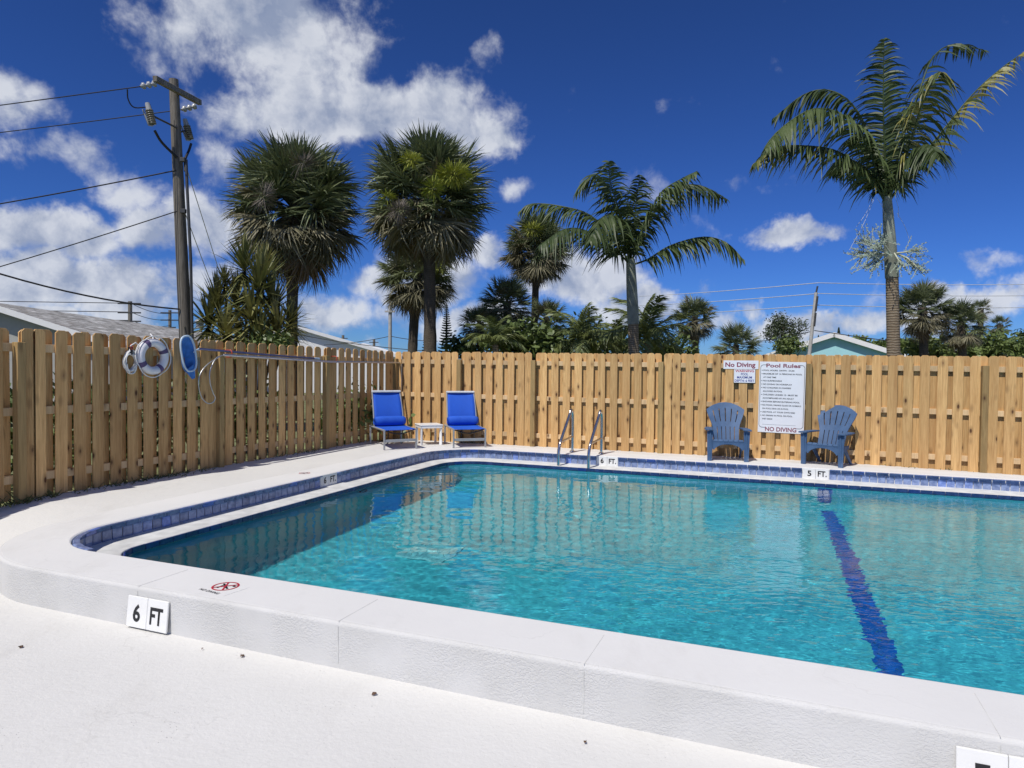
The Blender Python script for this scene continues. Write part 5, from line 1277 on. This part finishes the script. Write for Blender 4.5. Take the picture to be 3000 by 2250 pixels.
# ------------------------------------------------------------------ weeds and litter
q = random.Random(21); b = MB()
def blades(p, n, h, sp):
    for i in range(n):
        az = q.random() * 6.28; d = Vector((math.cos(az) * .7, math.sin(az) * .7, q.uniform(.5, 1.3)))
        blade_strip(b, p + Vector((q.gauss(0, sp), q.gauss(0, sp), 0)), d, Vector((q.gauss(0, 1), q.gauss(0, 1), .3)), h * q.uniform(.5, 1.2), .014, q.uniform(.1, .8), 3, prof=[1, .9, .6, .1])
e_ = Vector((dL.x, dL.y, 0)).normalized(); nf_ = Vector((-e_.y, e_.x, 0)) * 1
for i in range(430):
    s = q.uniform(.4, LL + 2); dens_ = .5 + .5 * math.sin(s * 1.9) * math.sin(s * .73 + 1)
    if q.random() < dens_:
        p = Q0 + e_ * s + nf_ * q.uniform(.0, .15); p.z = Q0.z + (QL.z - Q0.z) / LL * s - .02; blades(p, q.randint(3, 9), q.uniform(.06, .20), .05)
e_ = Vector((dR.x, dR.y, 0)).normalized(); nf_ = Vector((e_.y, -e_.x, 0))
for s0_, n_ in ((2.1, 5), (6.3, 6), (6.9, 5), (8.9, 6), (9.3, 8), (9.7, 5), (10.3, 4), (1.6, 4), (3.4, 2)):
    for i in range(n_):
        s = s0_ + q.gauss(0, .16); p = Q0 + e_ * s + nf_ * q.uniform(.03, .09); p.z = Q0.z + (QR.z - Q0.z) / LR * s - .015; blades(p, q.randint(3, 7), q.uniform(.06, .17), .03)
o = b.build('weeds', M['grass']); tag(o, 'tufts of grass and weeds along the foot of the board fences', 'weeds', None, 'stuff')
def deadleaf(px, py, s, seed, label):
    d = ray(px, py); t = (-.06 - HC) / d.z; p = Vector((0, 0, HC)) + d * t; u, v = uv(p); p.z = zdeck(u, v) + .004; r_ = random.Random(seed); b = MB(); n = 9
    vs = [(0, 0, .012)] + [(s * r_.uniform(.5, 1.) * math.cos(a) * 1.3, s * r_.uniform(.5, 1.) * math.sin(a), r_.uniform(0, .014)) for a in np.linspace(0, 6.28, n, endpoint=False)]
    b.add(vs, [(0, i + 1, (i + 1) % n + 1) for i in range(n)]); b.add([(s, 0, .003), (s * 2.2, s * .5, .004), (s * 2.2, s * .58, .004)], [(0, 1, 2)])
    tag(b.build('dead_leaf', M['deadleaf'], None, TR(*p) @ RZ(seed)), label, 'leaf', 'crumpled leaves on the deck')
deadleaf(62, 1898, .016, 1, 'crumpled dark leaf on the deck left of the leaning 6 FT plate'); deadleaf(710, 1925, .017, 2, 'crumpled brown leaf with a stalk near the curb joint')
deadleaf(1096, 2037, .015, 3, 'small round brown leaf on the deck in front of the curb'); deadleaf(1715, 2180, .010, 4, 'tiny dark leaf on the deck towards the leaning 5 FT plate')
deadleaf(593, 1905, .006, 5, 'dark twig scrap close to the foot of the curb by the 6 FT plate')
# sunlight bends through the ripples onto what lies under water
L.cycles.is_caustics_light = True
water.cycles.is_caustics_caster = True
for _o in [shell, pool_floor, rf] + list(pool_floor.children) + list(dr.children) + list(lp.children) + [c for c in ledge.children]: _o.cycles.is_caustics_receiver = True

# pieces that sit on a part belong to that part
for _e in list(bpy.data.objects):
    if _e.parent is None and _e.type == 'EMPTY':
        ch = list(_e.children); get = lambda n: [c for c in ch if c.name.split('.')[0] == n]
        for host, subs in (('board', ('lettering', 'bullet', 'border_line', 'rule_line')), ('sling_back', ('head_bar', 'pillow')), ('ring_body', ('band', 'grab_line')), ('handle', ('grip',)), ('table_top', ('apron',)), ('coiled_rope', ('rope_tail', 'strap')), ('frame', ('bar',))):
            h = get(host)
            if h:
                for s_ in subs:
                    for c in get(s_): c.parent = h[0]
        tl_ = get('marker_tile')
        if tl_:
            for c in get('lettering'): c.parent = tl_[0] if c.location.x < 0 else tl_[1]
